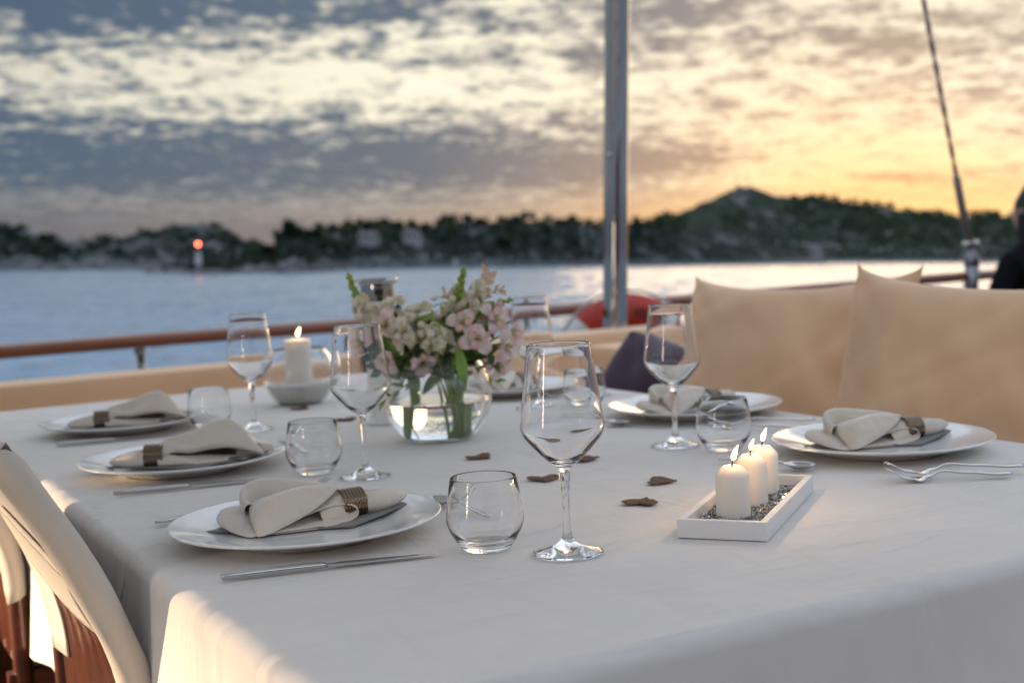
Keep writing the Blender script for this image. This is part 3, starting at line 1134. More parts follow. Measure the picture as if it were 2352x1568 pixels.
# ------------------------------------------------------------------ person in black at the rail
def person():
    t_ = thing('person', 'person in black clothes with long dark hair sitting by the rail at the picture edge', 'person', on_boat(4.862, 3.98, -0.75, VIEW + 0.5))
    V = [(0, 0, 0.44), (0, -0.01, 0.58), (0.0, -0.02, 0.74), (0.0, -0.01, 0.90), (0, 0.0, 0.985), (0, 0.0, 1.03),
         (-0.10, 0.0, 0.44), (-0.14, 0.22, 0.45), (-0.15, 0.42, 0.45), (-0.15, 0.45, 0.22), (-0.15, 0.46, 0.04), (-0.15, 0.58, 0.02),
         (0.10, 0.0, 0.44), (0.14, 0.22, 0.45), (0.15, 0.42, 0.45), (0.15, 0.45, 0.22), (0.15, 0.46, 0.04), (0.15, 0.58, 0.02),
         (-0.15, 0.0, 0.89), (-0.215, 0.02, 0.76), (-0.235, 0.06, 0.64), (-0.17, 0.20, 0.60), (-0.12, 0.26, 0.58),
         (0.15, 0.0, 0.89), (0.22, 0.02, 0.74), (0.23, 0.08, 0.62), (0.18, 0.26, 0.60), (0.16, 0.32, 0.60)]
    E_ = [(0, 1), (1, 2), (2, 3), (3, 4), (4, 5), (0, 6), (6, 7), (7, 8), (8, 9), (9, 10), (10, 11), (0, 12), (12, 13), (13, 14), (14, 15), (15, 16), (16, 17),
          (3, 18), (18, 19), (19, 20), (20, 21), (21, 22), (3, 23), (23, 24), (24, 25), (25, 26), (26, 27)]
    R_ = [(.15, .12), (.135, .11), (.15, .11), (.13, .09), (.055, .055), (.05, .05), (.10, .10), (.085, .085), (.065, .065), (.055, .055), (.045, .045), (.04, .03),
          (.10, .10), (.085, .085), (.065, .065), (.055, .055), (.045, .045), (.04, .03), (.065, .065), (.052, .052), (.042, .042), (.035, .035), (.03, .03), (.065, .065), (.052, .052), (.042, .042), (.035, .035), (.03, .03)]
    me = bpy.data.meshes.new('body')
    me.from_pydata(V, E_, [])
    me.materials.append(M_CLOTHES)
    b = obj('body', me, t_)
    sk = b.modifiers.new('skin', 'SKIN')
    for i, r in enumerate(R_):
        me.skin_vertices[0].data[i].radius = r
        me.skin_vertices[0].data[i].use_root = (i == 0)
    sk.use_smooth_shade = True
    ss = b.modifiers.new('subdiv', 'SUBSURF')
    ss.levels = ss.render_levels = 2
    # head with face, then hair
    q = MB()
    rings = []
    for i in range(15):
        f_ = i / 14
        z = 1.0 + 0.225 * f_
        rad = math.sin(math.pi * (0.06 + 0.90 * f_)) ** 0.55
        ring = []
        for k in range(20):
            a = 2 * math.pi * k / 20
            x_ = 0.073 * rad * math.cos(a)
            y_ = 0.092 * rad * math.sin(a)
            if math.sin(a) > 0.85:                       # nose and brow on the +y side
                y_ += 0.020 * math.exp(-((z - 1.095) / 0.018) ** 2) + 0.006 * math.exp(-((z - 1.135) / 0.012) ** 2)
            if abs(math.cos(a)) > 0.3 and math.sin(a) > 0.6:
                y_ -= 0.008 * math.exp(-((z - 1.118) / 0.012) ** 2)
            if math.sin(a) > 0.8:
                y_ += 0.006 * math.exp(-((z - 1.058) / 0.010) ** 2)
            ring.append((x_, 0.01 + y_, z))
        rings.append(ring)
    q.loft(rings)
    hd = q.build('head', M_SKIN, t_)
    for s_ in (-1, 1):
        MB().lathe([(0, -0.028), (0.012, -0.015), (0.015, 0.01), (0.006, 0.028), (0, 0.03)], 10, (0.074 * s_, 0.0, 1.11)).build('ear', M_SKIN, hd)
    q = MB()
    rings = []
    for i in range(16):
        f_ = i / 15
        z = 1.245 - 0.36 * f_
        rad = math.sin(math.pi * min(0.5, 0.05 + f_ * 0.95)) ** 0.6
        ring = []
        for k in range(24):
            a = 2 * math.pi * k / 24
            rx, ry = 0.086 * rad * (1 + 0.12 * f_), 0.104 * rad
            x_, y_ = rx * math.cos(a), ry * math.sin(a)
            if math.sin(a) > 0.25 and f_ > 0.28:         # leave the face free
                y_ = min(y_, 0.03)
            if f_ > 0.6:
                y_ = y_ - 0.03 * (f_ - 0.6) / 0.4
            ring.append((x_ + 0.003 * math.sin(9 * a), y_ - 0.004, z))
        rings.append(ring)
    q.loft(rings).build('hair', M_HAIR, t_)
    for s_, c in ((-1, Vector((-0.11, 0.28, 0.575))), (1, Vector((0.15, 0.35, 0.60)))):
        q = MB()
        q.tube([c + Vector((0, -0.03, -0.012)), c + Vector((0, 0.01, 0)), c + Vector((0, 0.05, 0.004))], [0.022, 0.034, 0.030], 10)
        hh = q.build('hand', M_SKIN, t_)
        for k, ln in enumerate((0.055, 0.065, 0.06, 0.045)):
            xo = (k - 1.5) * 0.016
            MB().tube([c + Vector((xo, 0.04, 0.004)), c + Vector((xo * 1.1, 0.04 + ln * 0.6, 0.002)), c + Vector((xo * 1.1, 0.04 + ln, -0.014))], [0.009, 0.008, 0.006], 8).build('finger', M_SKIN, hh)
        MB().tube([c + Vector((-0.025 * s_, 0.0, 0)), c + Vector((-0.05 * s_, 0.025, -0.004)), c + Vector((-0.055 * s_, 0.05, -0.012))], [0.011, 0.010, 0.007], 8).build('finger', M_SKIN, hh)


person()


# ------------------------------------------------------------------ the two lit deck lamps on the open side deck (mirrored in the glasses, lighting the hanging cloth)
def deckhouse():
    t_ = thing('deckhouse', 'dark varnished deckhouse with a door and windows facing the dining table', 'deckhouse', on_boat(0.2, -2.9, -0.75))
    for i in range(14):
        MB().box((-2.1 + 0.3 * i + 0.15, 0, 1.0), (0.294, 0.06, 2.0)).build('plank', M_MAHOG, t_, bevel=0.004)
    MB().box((0, -0.45, 2.04), (4.6, 1.2, 0.07)).build('roof', M_HULL, t_, bevel=0.01)
    d = MB().box((0.3, 0.045, 0.95), (0.72, 0.03, 1.85)).build('door', M_RAILW, t_, bevel=0.004)
    MB().tube([(0.60, 0.07, 0.92), (0.60, 0.10, 0.92), (0.60, 0.10, 1.04), (0.60, 0.07, 1.04)], 0.008, 8).build('handle', M_CHROME, d)
    for x_ in (-1.35, 1.45):
        w_ = MB().box((x_, 0.040, 1.25), (0.95, 0.025, 0.62)).build('window', M_RAILW, t_, bevel=0.004)
        MB().box((x_, 0.056, 1.25), (0.85, 0.008, 0.52)).build('pane', M_PANE, w_, smooth=False)


deckhouse()


def awning():
    t_ = thing('awning', 'beige canvas awning stretched over the dining table on steel tubes', 'awning', on_boat(0, 0, 0))
    P = []
    for i in range(33):
        u = -0.2 + 4.0 * i / 32
        P.append([(-2.0 + 3.9 * j / 24, u, 1.42 + 0.10 * math.sin(math.pi * j / 24) + 0.012 * math.sin(i * 0.78) ** 2 + 0.02 * math.sin(math.pi * i / 32)) for j in range(25)])
    solidify(MB().grid(P).build('canvas', M_AWN, t_), 0.002)
    for u in (-0.15, 0.95, 2.35, 3.75):
        MB().tube([(-2.0 + 3.9 * j / 24, u, 1.40 + 0.10 * math.sin(math.pi * j / 24)) for j in range(25)], 0.014, 10).build('bow', M_CHROME, t_)
    for w, u in ((-1.98, -0.15), (-1.98, 3.75), (1.88, -0.15)):
        MB().tube([(w, u, -0.75), (w, u, 1.40)], 0.024, 12).build('post', M_CHROME, t_)


awning()


def deck_lamp():
    t_ = thing('deck_lamp', 'slim upright lit lamp mirrored as a warm stripe in every glass', 'lamp', on_boat(-1.12, 0.99, -0.75))
    MB().lathe([(0, 0), (0.14, 0), (0.14, 0.012), (0.03, 0.03), (0.0, 0.03)], 32).build('base', M_FITTING, t_, smooth='auto')
    MB().tube([(-0.065, -0.008, 0.02), (-0.065, -0.008, 1.43)], 0.012, 12).build('post', M_FITTING, t_)
    MB().lathe([(0, 0.80), (0.036, 0.80), (0.036, 1.40), (0, 1.40)], 24).build('lit_tube', emit_mat('warm_lamp_tube', (1.0, 0.78, 0.56, 1), 34.0), t_, smooth='auto')
    for z in (0.788, 1.412):
        MB().lathe([(0, -0.012), (0.075, -0.012), (0.075, 0.012), (0, 0.012)], 24, (0, 0, z)).build('end_cap', M_FITTING, t_, smooth='auto')


deck_lamp()


def step_light():
    pos = Vector((-1.6, 3.3, -0.035))
    yaw = math.atan2(1.70 - pos.y, 0.33 - pos.x)
    t_ = thing('step_light', 'small hooded step light throwing warm patches on the hanging cloth', 'lamp', on_boat(pos.x, pos.y, pos.z, yaw))
    MB().box((-0.05, 0, -0.02), (0.05, 0.12, 0.10)).build('housing', M_FITTING, t_, bevel=0.004)
    MB().box((0.015, 0, 0.0105), (0.134, 0.12, 0.003), Matrix.Rotation(math.radians(6.5), 3, 'Y')).build('hood', M_FITTING, t_, bevel=0.001)
    MB().tube([(-0.05, 0, -0.715), (-0.05, 0, -0.06)], 0.018, 12).build('post', M_FITTING, t_)
    MB().lathe([(0, 0), (0.016, 0), (0.016, 0.004), (0, 0.004)], 20).build('lens', emit_mat('step_light_lens', (1.0, 0.72, 0.46, 1), 30.0), t_, smooth='auto').matrix_local = Matrix.Translation((-0.0245, 0, 0)) @ Matrix.Rotation(math.pi / 2, 4, 'Y')
    ld = bpy.data.lights.new('step_light_bulb', 'SPOT')
    ld.energy = 800.0
    ld.color = (1.0, 0.72, 0.46)
    ld.spot_size = math.radians(38)
    ld.spot_blend = 0.25
    ld.shadow_soft_size = 0.005
    lo = bpy.data.objects.new('step_light_bulb', ld)
    scene.collection.objects.link(lo)
    lo.parent = t_
    lo.matrix_local = Matrix.Translation((-0.012, 0, 0)) @ Matrix.Rotation(-math.pi / 2, 4, 'Y')


step_light()


# ------------------------------------------------------------------ table and cloth
TW0, TW1, TU0, TU1 = 0.314, 1.605, 0.868, 3.29


def table():
    t_ = thing('dining_table', 'long wooden dining table hidden under the linen cloth', 'table', on_boat(0, 0, 0))
    MB().box(((TW0 + TW1) / 2, (TU0 + TU1) / 2, -0.022), (TW1 - TW0 - 0.05, TU1 - TU0 - 0.05, 0.034)).build('table_top', M_MAHOG, t_, bevel=0.006)
    for w in (TW0 + 0.3, TW1 - 0.3):
        for u in (TU0 + 0.35, TU1 - 0.3):
            MB().tube([(w, u, -0.75), (w, u, -0.04)], [0.035, 0.045], 12).build('leg', M_MAHOG, t_)


table()


def tablecloth():
    cw, cu = (TW0 + TW1) / 2, (TU0 + TU1) / 2
    hw, hu = (TW1 - TW0) / 2, (TU1 - TU0) / 2
    rc = 0.035
    per = []          # boundary points with outward normal, counter-clockwise
    def seg(p0, p1, n, nn):
        for i in range(n):
            f_ = i / n
            per.append((p0[0] + (p1[0] - p0[0]) * f_, p0[1] + (p1[1] - p0[1]) * f_, nn[0], nn[1]))
    def arc(cx_, cy_, a0):
        for i in range(8):
            a = a0 + math.pi / 2 * i / 8
            per.append((cx_ + rc * math.cos(a), cy_ + rc * math.sin(a), math.cos(a), math.sin(a)))
    seg((-hw + rc, -hu), (hw - rc, -hu), 130, (0, -1))
    arc(hw - rc, -hu + rc, -math.pi / 2)
    seg((hw, -hu + rc), (hw, hu - rc), 120, (1, 0))
    arc(hw - rc, hu - rc, 0)
    seg((hw - rc, hu), (-hw + rc, hu), 70, (0, 1))
    arc(-hw + rc, hu - rc, math.pi / 2)
    seg((-hw, hu - rc), (-hw, -hu + rc), 240, (-1, 0))
    arc(-hw + rc, -hu + rc, math.pi)
    q = MB()
    rings = []
    R = 0.019
    prof = [(-0.034, 0.0), (-R, 0.0)]
    for k in range(1, 9):
        a = math.pi / 2 * k / 8
        prof.append((-R + R * math.sin(a), -R + R * math.cos(a)))
    for d in (0.05, 0.075, 0.10, 0.14, 0.18, 0.23, 0.29):
        prof.append((0.0, -d))
    N = len(per)
    for off, z in prof:
        ring = []
        drop = max(0.0, -z - 0.02) / 0.27
        for i, (px, py, nx, ny) in enumerate(per):
            s_ = px * 1.0 + py * 1.3
            fold = (0.034 * noise.noise(Vector((px * 5.2, py * 5.2, 1.0))) + 0.008 * noise.noise(Vector((px * 15, py * 15, 4.0)))) * drop
            corner = abs(nx * ny) * 0.10 * drop
            o_ = off + fold + 0.012 * drop + corner
            hem = 0.012 * noise.noise(Vector((px * 1.7, py * 1.7, 7))) * drop
            ring.append((cw + px + nx * o_, cu + py + ny * o_, z + hem))
        rings.append(ring)
    inner = []
    for k in (0.04, 0.2, 0.35, 0.5, 0.62, 0.74, 0.86):
        inner.append([(cw + (p[0] - cw) * k, cu + (p[1] - cu) * k, 0.0) for p in rings[0]])
    q.loft(inner + rings, caps=False)
    q.face(*reversed(range(0, N)))
    o = q.build('tablecloth', M_CLOTH)
    o.matrix_world = BOAT @ Matrix.Translation((0, 0, 0))
    tag(o, 'pale linen tablecloth hanging over the long dining table', 'tablecloth')


tablecloth()


# ------------------------------------------------------------------ chairs
def make_chair(label):
    t_ = thing('deck_chair', label, 'chair', on_boat(0, 1.68, -0.75))
    Z0 = 0.75
    back = [Vector((0.303, 0, -0.20)), Vector((0.303, 0, -0.15)), Vector((0.290, 0, -0.095)), Vector((0.237, 0, 0.037)), Vector((0.176, 0, 0.136)), Vector((0.156, 0, 0.165))]
    back = [p + Vector((0, 0, Z0)) for p in back]
    dr = (back[4] - back[2]).normalized()
    nr = Vector((dr.z, 0, -dr.x)) * -1          # towards the sitter's back, away from the table
    for sy in (-1, 1):
        y = 0.26 * sy
        Y = Vector((0, y, 0))
        pts = curve_pts([p + Y for p in back], 18)
        # wooden post
        MB().tube([Vector((0.306, y, 0.0)), Vector((0.304, y, 0.45))] + [p for p in pts[:-1]], [0.016] * (len(pts) + 1), 10).build('back_post', M_MAHOG, t_)
        # canvas sleeve, flattened round the post
        rings = []
        for i, p in enumerate(pts):
            k = 1.0 if i < len(pts) - 2 else (0.75 if i == len(pts) - 2 else 0.25)
            ring = []
            for j in range(20):
                a = 2 * math.pi * j / 20
                ring.append(p + Vector((0, 1, 0)) * (0.0235 * k * math.cos(a)) + nr * (0.0185 * k * math.sin(a) + 0.001 * math.sin(i * 0.9 + j)))
            rings.append(ring)
        sl = MB().loft(rings).build('canvas_sleeve', M_CANVAS, t_)
        # piped seam along the inner edge of the sleeve
        sp = [p + Vector((0, -sy * 0.019, 0)) + nr * 0.0125 for p in pts[:-1]]
        MB().tube(sp, 0.0014, 6).build('piping', M_STITCH, sl)
        # inner flap of canvas beside the sleeve
        g = []
        for i, p in enumerate(pts):
            wv = 0.004 * math.sin(i * 0.55)
            g.append([p + Vector((0, -sy * (0.012 + 0.075 * k / 6), 0)) + nr * (0.014 - 0.006 * (k / 6) ** 1.3 + 0.3 * wv * k / 6) for k in range(7)])
        solidify(MB().grid(g).build('canvas_flap', M_CANVAS, t_), 0.0025)
    # canvas back stretched between the sleeves, and a doubled band sewn across it
    def cloth_panel(ha, hb, off, name, curl, dip):
        g = []
        for i in range(31):
            y = -0.242 + 0.484 * i / 30
            k = 1 - (y / 0.242) ** 2
            row = []
            for j in range(11):
                f_ = j / 10
                h = ha - dip * k + (hb + dip * 0.8 * k - ha + dip * k) * f_ + Z0
                xx = 0.288 - 0.430 * (h - Z0 + 0.095)
                row.append(Vector((xx, y, h)) + nr * (off + 0.003 * k + curl * math.sin(math.pi * f_)))
            g.append(row)
        return solidify(MB().grid(g).build(name, M_CANVAS, t_), 0.0025), g
    cloth_panel(-0.050, 0.145, 0.007, 'back_panel', 0.001, 0.0)
    o1, g1 = cloth_panel(-0.058, 0.014, 0.0125, 'sewn_band', 0.003, 0.016)
    for col in (1, 9):
        q = MB()
        for i in range(1, 30):
            a, b = g1[i][col], g1[i + 1][col]
            for s0, s1 in ((0.05, 0.34), (0.40, 0.68), (0.74, 0.97)):
                q.tube([a.lerp(b, s0) + nr * 0.0016, a.lerp(b, s1) + nr * 0.0016], 0.0007, 4)
        q.build('stitching', M_STITCH, o1)
    # wooden back boards below and behind the canvas
    for i in range(6):
        y = -0.2025 + 0.081 * i
        pts = [Vector((0.303, 0, 0.42)), Vector((0.303, 0, 0.56)), Vector((0.297, 0, 0.62)), Vector((0.268, 0, 0.69)), Vector((0.245, 0, 0.745))]
        rings = []
        for p in curve_pts(pts, 10):
            rings.append([p + Vector((a + 0.004, y + b, 0)) for a, b in ((-0.007, -0.0402), (0.007, -0.0402), (0.007, 0.0402), (-0.007, 0.0402))])
        MB().loft(rings).build('slat', M_MAHOG, t_, bevel=0.002)
    # seat and legs
    rbox('seat', M_CANVAS, t_, (0.52, 0, 0.43), (0.44, 0.48, 0.03), 0.012)
    for sy in (-1, 1):
        MB().tube([(0.72, 0.25 * sy, 0.0), (0.72, 0.25 * sy, 0.44)], 0.017, 10).build('leg', M_MAHOG, t_)
        MB().box((0.51, 0.25 * sy, 0.405), (0.46, 0.03, 0.04)).build('seat_rail', M_MAHOG, t_, bevel=0.004)
    return t_


chair = make_chair('cream canvas deck chair with mahogany frame in the near corner')
for u, lb in ((2.50, 'second cream canvas deck chair along the table side, mostly out of sight'), (3.24, 'third cream canvas deck chair along the table side, farthest away')):
    c = copy_tree(chair)
    c.matrix_world = on_boat(-0.02, u, -0.75)
    tag(c, lb, 'chair')
for c in [o for o in bpy.data.objects if o.name.startswith('deck_chair')]:
    c['group'] = 'deck chairs along the table side'

# ------------------------------------------------------------------ glassware
WINE = [  # outer wall from the foot up, then inner wall back down
    (0, 0.0), (0.0365, 0.0), (0.0378, 0.0009), (0.0378, 0.0018), (0.034, 0.0028), (0.024, 0.0052), (0.013, 0.0095), (0.0072, 0.0150), (0.0050, 0.0205), (0.0047, 0.0235), (0.0040, 0.026), (0.0038, 0.045),
    (0.0043, 0.062), (0.0053, 0.076), (0.0064, 0.087), (0.0072, 0.0925), (0.0100, 0.0955), (0.0160, 0.0990), (0.0260, 0.1085), (0.0370, 0.1205), (0.0425, 0.1280), (0.0447, 0.1345), (0.0450, 0.1400), (0.0440, 0.1470),
    (0.0405, 0.1750), (0.0365, 0.2050), (0.0340, 0.2235), (0.03365, 0.2247), (0.0333, 0.2250), (0.0330, 0.2244),
    (0.0332, 0.2230), (0.0358, 0.2050), (0.0398, 0.1750), (0.0433, 0.1470), (0.0442, 0.1400), (0.0438, 0.1348), (0.0414, 0.1288), (0.0355, 0.1220), (0.0245, 0.1110), (0.0150, 0.1030), (0.0080, 0.1000), (0, 0.0993)]
TUMB = [(0, 0.0), (0.0240, 0.0), (0.0268, 0.0012), (0.0290, 0.004), (0.0345, 0.0125), (0.0400, 0.0225), (0.0428, 0.0310), (0.0432, 0.0365), (0.0425, 0.0430), (0.0400, 0.0600), (0.0368, 0.0790), (0.0364, 0.0802), (0.0358, 0.0806), (0.0356, 0.0800),
        (0.0390, 0.0600), (0.0415, 0.0430), (0.0421, 0.0370), (0.0416, 0.0313), (0.0388, 0.0236), (0.0334, 0.0150), (0.0275, 0.0105), (0.0180, 0.0085), (0, 0.0082)]
ME_WINE = MB().lathe(WINE, 72).mesh('wine_glass', M_GLASS)
ME_TUMB = MB().lathe(TUMB, 72).mesh('tumbler', M_GLASS)

for w, u, lb in ((0.7046, 1.1839, 'tall stemmed wine glass closest to the camera, in the middle'),
                 (0.7227, 1.7896, 'stemmed wine glass directly left of the flower vase'),
                 (0.7623, 2.4422, 'stemmed wine glass beside the pillar candle in its bowl'),
                 (1.2111, 1.6852, 'stemmed wine glass in front of the beige and purple cushions'),
                 (1.2977, 2.2859, 'stemmed wine glass half hidden behind the bouquet')):
    o = obj('wine_glass', ME_WINE)
    o.matrix_world = on_boat(w, u, 0.0012, rnd.uniform(0, 6))
    tag(o, lb, 'wine glass', 'stemmed wine glasses on the table')
for w, u, lb in ((0.6462, 1.2602, 'stemless tumbler beside the closest wine glass'),
                 (0.6757, 1.8760, 'stemless tumbler beside the second plate, left of the vase'),
                 (0.7025, 2.5347, 'stemless tumbler beside the farthest plate on the chair side'),
                 (1.2409, 1.5991, 'stemless tumbler behind the three candles, before the beige pillow'),
                 (1.3777, 2.2195, 'stemless tumbler seen only through the closest wine glass')):
    o = obj('tumbler', ME_TUMB)
    o.matrix_world = on_boat(w, u, 0.0012, rnd.uniform(0, 6))
    tag(o, lb, 'tumbler', 'stemless tumblers on the table')

# ------------------------------------------------------------------ plates
PLATE = [(0, 0.0042), (0.085, 0.0042), (0.088, 0.0), (0.092, 0.0), (0.096, 0.004), (0.115, 0.0085), (0.140, 0.0150), (0.158, 0.0200), (0.1605, 0.0212), (0.1612, 0.0226), (0.1600, 0.0238), (0.1575, 0.0236),
         (0.140, 0.0192), (0.118, 0.0132), (0.104, 0.0092), (0.095, 0.0080), (0, 0.0076)]
ME_PLATE = MB().lathe(PLATE, 96).mesh('dinner_plate', M_PORC)
PLATES = [(0.5134, 1.4667, 'large white plate closest to the camera on the chair side'),
          (0.5281, 2.0736, 'large white plate second from the camera on the chair side'),
          (0.5645, 2.6659, 'large white plate farthest away on the chair side'),
          (1.3948, 1.4224, 'large white plate beside the candle tray, before the big pillow'),
          (1.4499, 1.9543, 'large white plate behind the right stemmed glass, before the pillows'),
          (1.3921, 2.5600, 'large white plate half hidden behind the bouquet')]
for w, u, lb in PLATES:
    o = obj('dinner_plate', ME_PLATE)
    o.matrix_world = on_boat(w, u, 0.0012)
    tag(o, lb, 'plate', 'white dinner plates on the table')


# ------------------------------------------------------------------ napkins with rings
def cm(g):
    return [[(a * 0.01, b * 0.01, c * 0.01) for a, b, c in r] for r in g]


def tail(q, p0, p1, wmax, hmax, seed):
    """tucked end of the napkin beyond the ring: a soft pointed pouch with a dent on top"""
    p0, p1 = Vector(p0) * 0.01, Vector(p1) * 0.01
    d = p1 - p0
    L = d.length
    d.normalize()
    sd_ = Vector((0, 0, 1)).cross(d).normalized()
    up = d.cross(sd_)
    rings = []
    for i in range(19):
        f_ = i / 18
        wv = (0.55 + 0.45 * math.sin(math.pi * min(1, f_ * 1.25 + 0.05) * 0.62)) * max(0.0, 1 - f_ ** 2.1) ** 0.7
        rr = []
        for k in range(36):
            a = 2 * math.pi * k / 36
            x_ = math.cos(a) * wmax * wv
            z_ = math.sin(a) * hmax * wv
            if z_ > 0:
                z_ -= hmax * 0.75 * math.exp(-((math.cos(a) - 0.05) / 0.33) ** 2) * math.sin(math.pi * min(1, f_ * 1.1 + 0.15)) ** 1.2
            z_ += 0.0010 * noise.noise(Vector((f_ * 5, a * 1.5, seed)))
            rr.append(p0 + d * (L * f_) + sd_ * (x_ * 0.01) + up * (z_ * 0.01))
        rings.append(rr)
    q.loft(rings)


def pleat(g, c, k, amp, seed):
    """soft pleats fanning out from the ring, plus small creases"""
    out = []
    for row in g:
        rr = []
        for p in row:
            dx_, dy_ = p.x - c[0] * 0.01, p.y - c[1] * 0.01
            r = math.hypot(dx_, dy_)
            a = math.atan2(dy_, dx_)
            z = amp * math.sin(k * a + seed) * min(1, r / 0.05)
            z += 0.0009 * noise.noise(Vector((p.x * 55, p.y * 55, p.z * 40 + seed))) + 0.0004 * noise.noise(Vector((p.x * 170, p.y * 120, p.z * 120 + seed)))
            rr.append(Vector((p.x + z * 0.4, p.y - z * 0.5, max(0.0098, p.z + z))))
        out.append(rr)
    return out


def ring_mesh():
    q = MB()
    prof = []
    n = 7
    Lh = 0.0155
    outer = []
    for i in range(n):
        z0 = -Lh + 2 * Lh * i / n
        z1 = -Lh + 2 * Lh * (i + 1) / n
        for k in range(5):
            f_ = k / 4
            outer.append((0.0186 + 0.0010 * math.sin(math.pi * f_) ** 0.7, z0 + (z1 - z0) * f_))
    prof = outer + [(0.0172, Lh), (0.0172, -Lh)]
    q.lathe(prof, 48, close=True)
    return q.mesh('napkin_ring', M_RING)


ME_RING = ring_mesh()


def napkin_a():
    q = MB()
    tail(q, (4.4, 3.8, 2.75), (11.4, 8.2, 2.7), 2.35, 1.75, 1)
    # top roll: runs from the ring to the open scroll at the other end
    T_ = [[(4.4, 5.4, 2.2), (4.4, 5.4, 3.9), (4.4, 4.2, 4.5), (4.4, 3.2, 4.2), (4.4, 2.8, 3.0)],
          [(2, 6.2, 1.6), (2, 6.2, 4.4), (2, 4.8, 5.6), (2.2, 3.4, 5.3), (2.2, 3.0, 3.8)],
          [(-1, 6.6, 1.2), (-1, 6.6, 4.6), (-1, 5.4, 6.2), (-1, 3.4, 5.0), (-1, 2.4, 4.8)],
          [(-4, 6.4, 1.2), (-4, 6.6, 5.0), (-4, 5.4, 6.9), (-4, 3.6, 4.9), (-4, 2.0, 3.8)],
          [(-6.6, 6, 1.2), (-7, 6.4, 5.2), (-7.2, 5, 7.2), (-6.8, 3.4, 5.2), (-6.2, 2.4, 2.2)],
          [(-7.8, 5, 1.2), (-8.6, 4.8, 4.4), (-8.6, 3.6, 6.4), (-7.8, 2.4, 5.2), (-6.8, 1.8, 3.0)],
          [(-7.6, 3.2, 1.1), (-8.5, 2.2, 3.4), (-8.3, 1.4, 4.9), (-7.4, 1.0, 4.6), (-6.4, 1.2, 3.4)],
          [(-6.8, 1.4, 1.1), (-7.4, .2, 2.6), (-7.3, -.1, 3.9), (-6.6, .2, 4.1), (-5.8, .8, 3.6)]]
    q.grid(pleat(bspline(cm(T_), 52, 34), (4.8, 4.0), 7, 0.0012, 1))
    # front flap: hangs from the crest down to a point, its far edge lifted clear
    F_ = [[(-6.7, 1.4, 4.0), (-4, 1.6, 4.8), (-1.2, 2.2, 5.5), (1.2, 3.0, 5.5), (3.4, 3.8, 5.0)],
          [(-6.7, .0, 3.6), (-4.4, -.6, 5.0), (-1.6, .2, 5.4), (1.0, 1.2, 4.9), (3.5, 2.7, 4.7)],
          [(-6.4, -1.6, 2.4), (-4.6, -2.4, 4.1), (-2.2, -2.0, 4.2), (0.4, -.6, 3.7), (2.4, 1.0, 3.7)],
          [(-5.6, -3.0, 1.6), (-4.6, -3.8, 2.5), (-3.2, -3.8, 2.6), (-1.4, -2.6, 2.3), (-.2, -1.2, 2.3)],
          [(-4.9, -4.4, 1.1), (-4.5, -4.7, 1.2), (-4.1, -4.7, 1.2), (-3.6, -4.3, 1.3), (-3.0, -3.7, 1.5)]]
    q.grid(pleat(bspline(cm(F_), 40, 32), (4.8, 4.0), 11, 0.0010, 6))
    # lobe tucked against the ring
    O_ = [[(4.7, 3.6, 4.2), (4.9, 2.4, 3.6), (5.0, 2.0, 2.2), (4.9, 2.2, 1.2)],
          [(3.0, 2.6, 4.3), (3.4, 1.0, 3.8), (3.9, .6, 1.9), (3.8, 1.0, 1.1)],
          [(1.2, 1.8, 3.0), (1.5, .3, 2.5), (2.2, -.1, 1.4), (2.2, .4, 1.0)]]
    q.grid(pleat(bspline(cm(O_), 22, 22), (4.8, 4.0), 0, 0.0, 9))
    B_ = [[(-8, 3, 1.0), (-8, 1, 1.0), (-7, -1, 1.0), (-5, -2.6, 1.0)],
          [(-11.0, 3.4, 1.3), (-11.6, .5, 1.2), (-9.6, -2.4, 1.05), (-6, -4.4, 1.0)],
          [(-11.6, 3.4, 2.7), (-11.8, .9, 2.2), (-9.6, -2.2, 1.5), (-5.6, -4.6, 1.15)],
          [(-9.4, 3.8, 3.5), (-9.2, 1.2, 2.9), (-7.6, -1.6, 2.1), (-4.6, -4.0, 1.3)],
          [(-6, 4, 2.6), (-5, 1, 2.2), (-4, -1.6, 1.7), (-2, -3.2, 1.15)],
          [(0, 5, 2.2), (0, 2, 1.9), (0.8, -.3, 1.5), (2.0, -1.6, 1.1)],
          [(4.4, 5, 2.4), (4.5, 3.6, 2.0), (4.6, 2.4, 1.6), (5.0, 1.2, 1.1)]]
    q.grid(pleat(bspline(cm(B_), 44, 28), (4.8, 4.0), 9, 0.0014, 2))
    path = [(-4.5, -3.4, 1.0), (-1, -2.9, 1.0), (2.4, -1.4, 1.05), (5.0, .6, 1.15), (6.4, 1.9, 1.8), (5.6, 2.1, 3.0), (3.4, 1.3, 3.3), (0.8, .1, 2.6), (-1.6, -.9, 1.9)]
    L_ = []
    for i, (a, b, c) in enumerate(path):
        k = 1.0 if i < 5 else 1.15
        L_.append([(a, b, c), (a - .25, b + 1.0 * k, c + (.10 if i < 3 else .5)), (a - .6, b + 2.0 * k, c + (.2 if i < 3 else 1.1)), (a - .9, b + 2.9 * k, c + (.2 if i < 3 else .9))])
    q.grid(pleat(bspline(cm(L_), 48, 16), (4.8, 4.0), 0, 0.0, 3))
    return q.mesh('napkin', M_NAP)


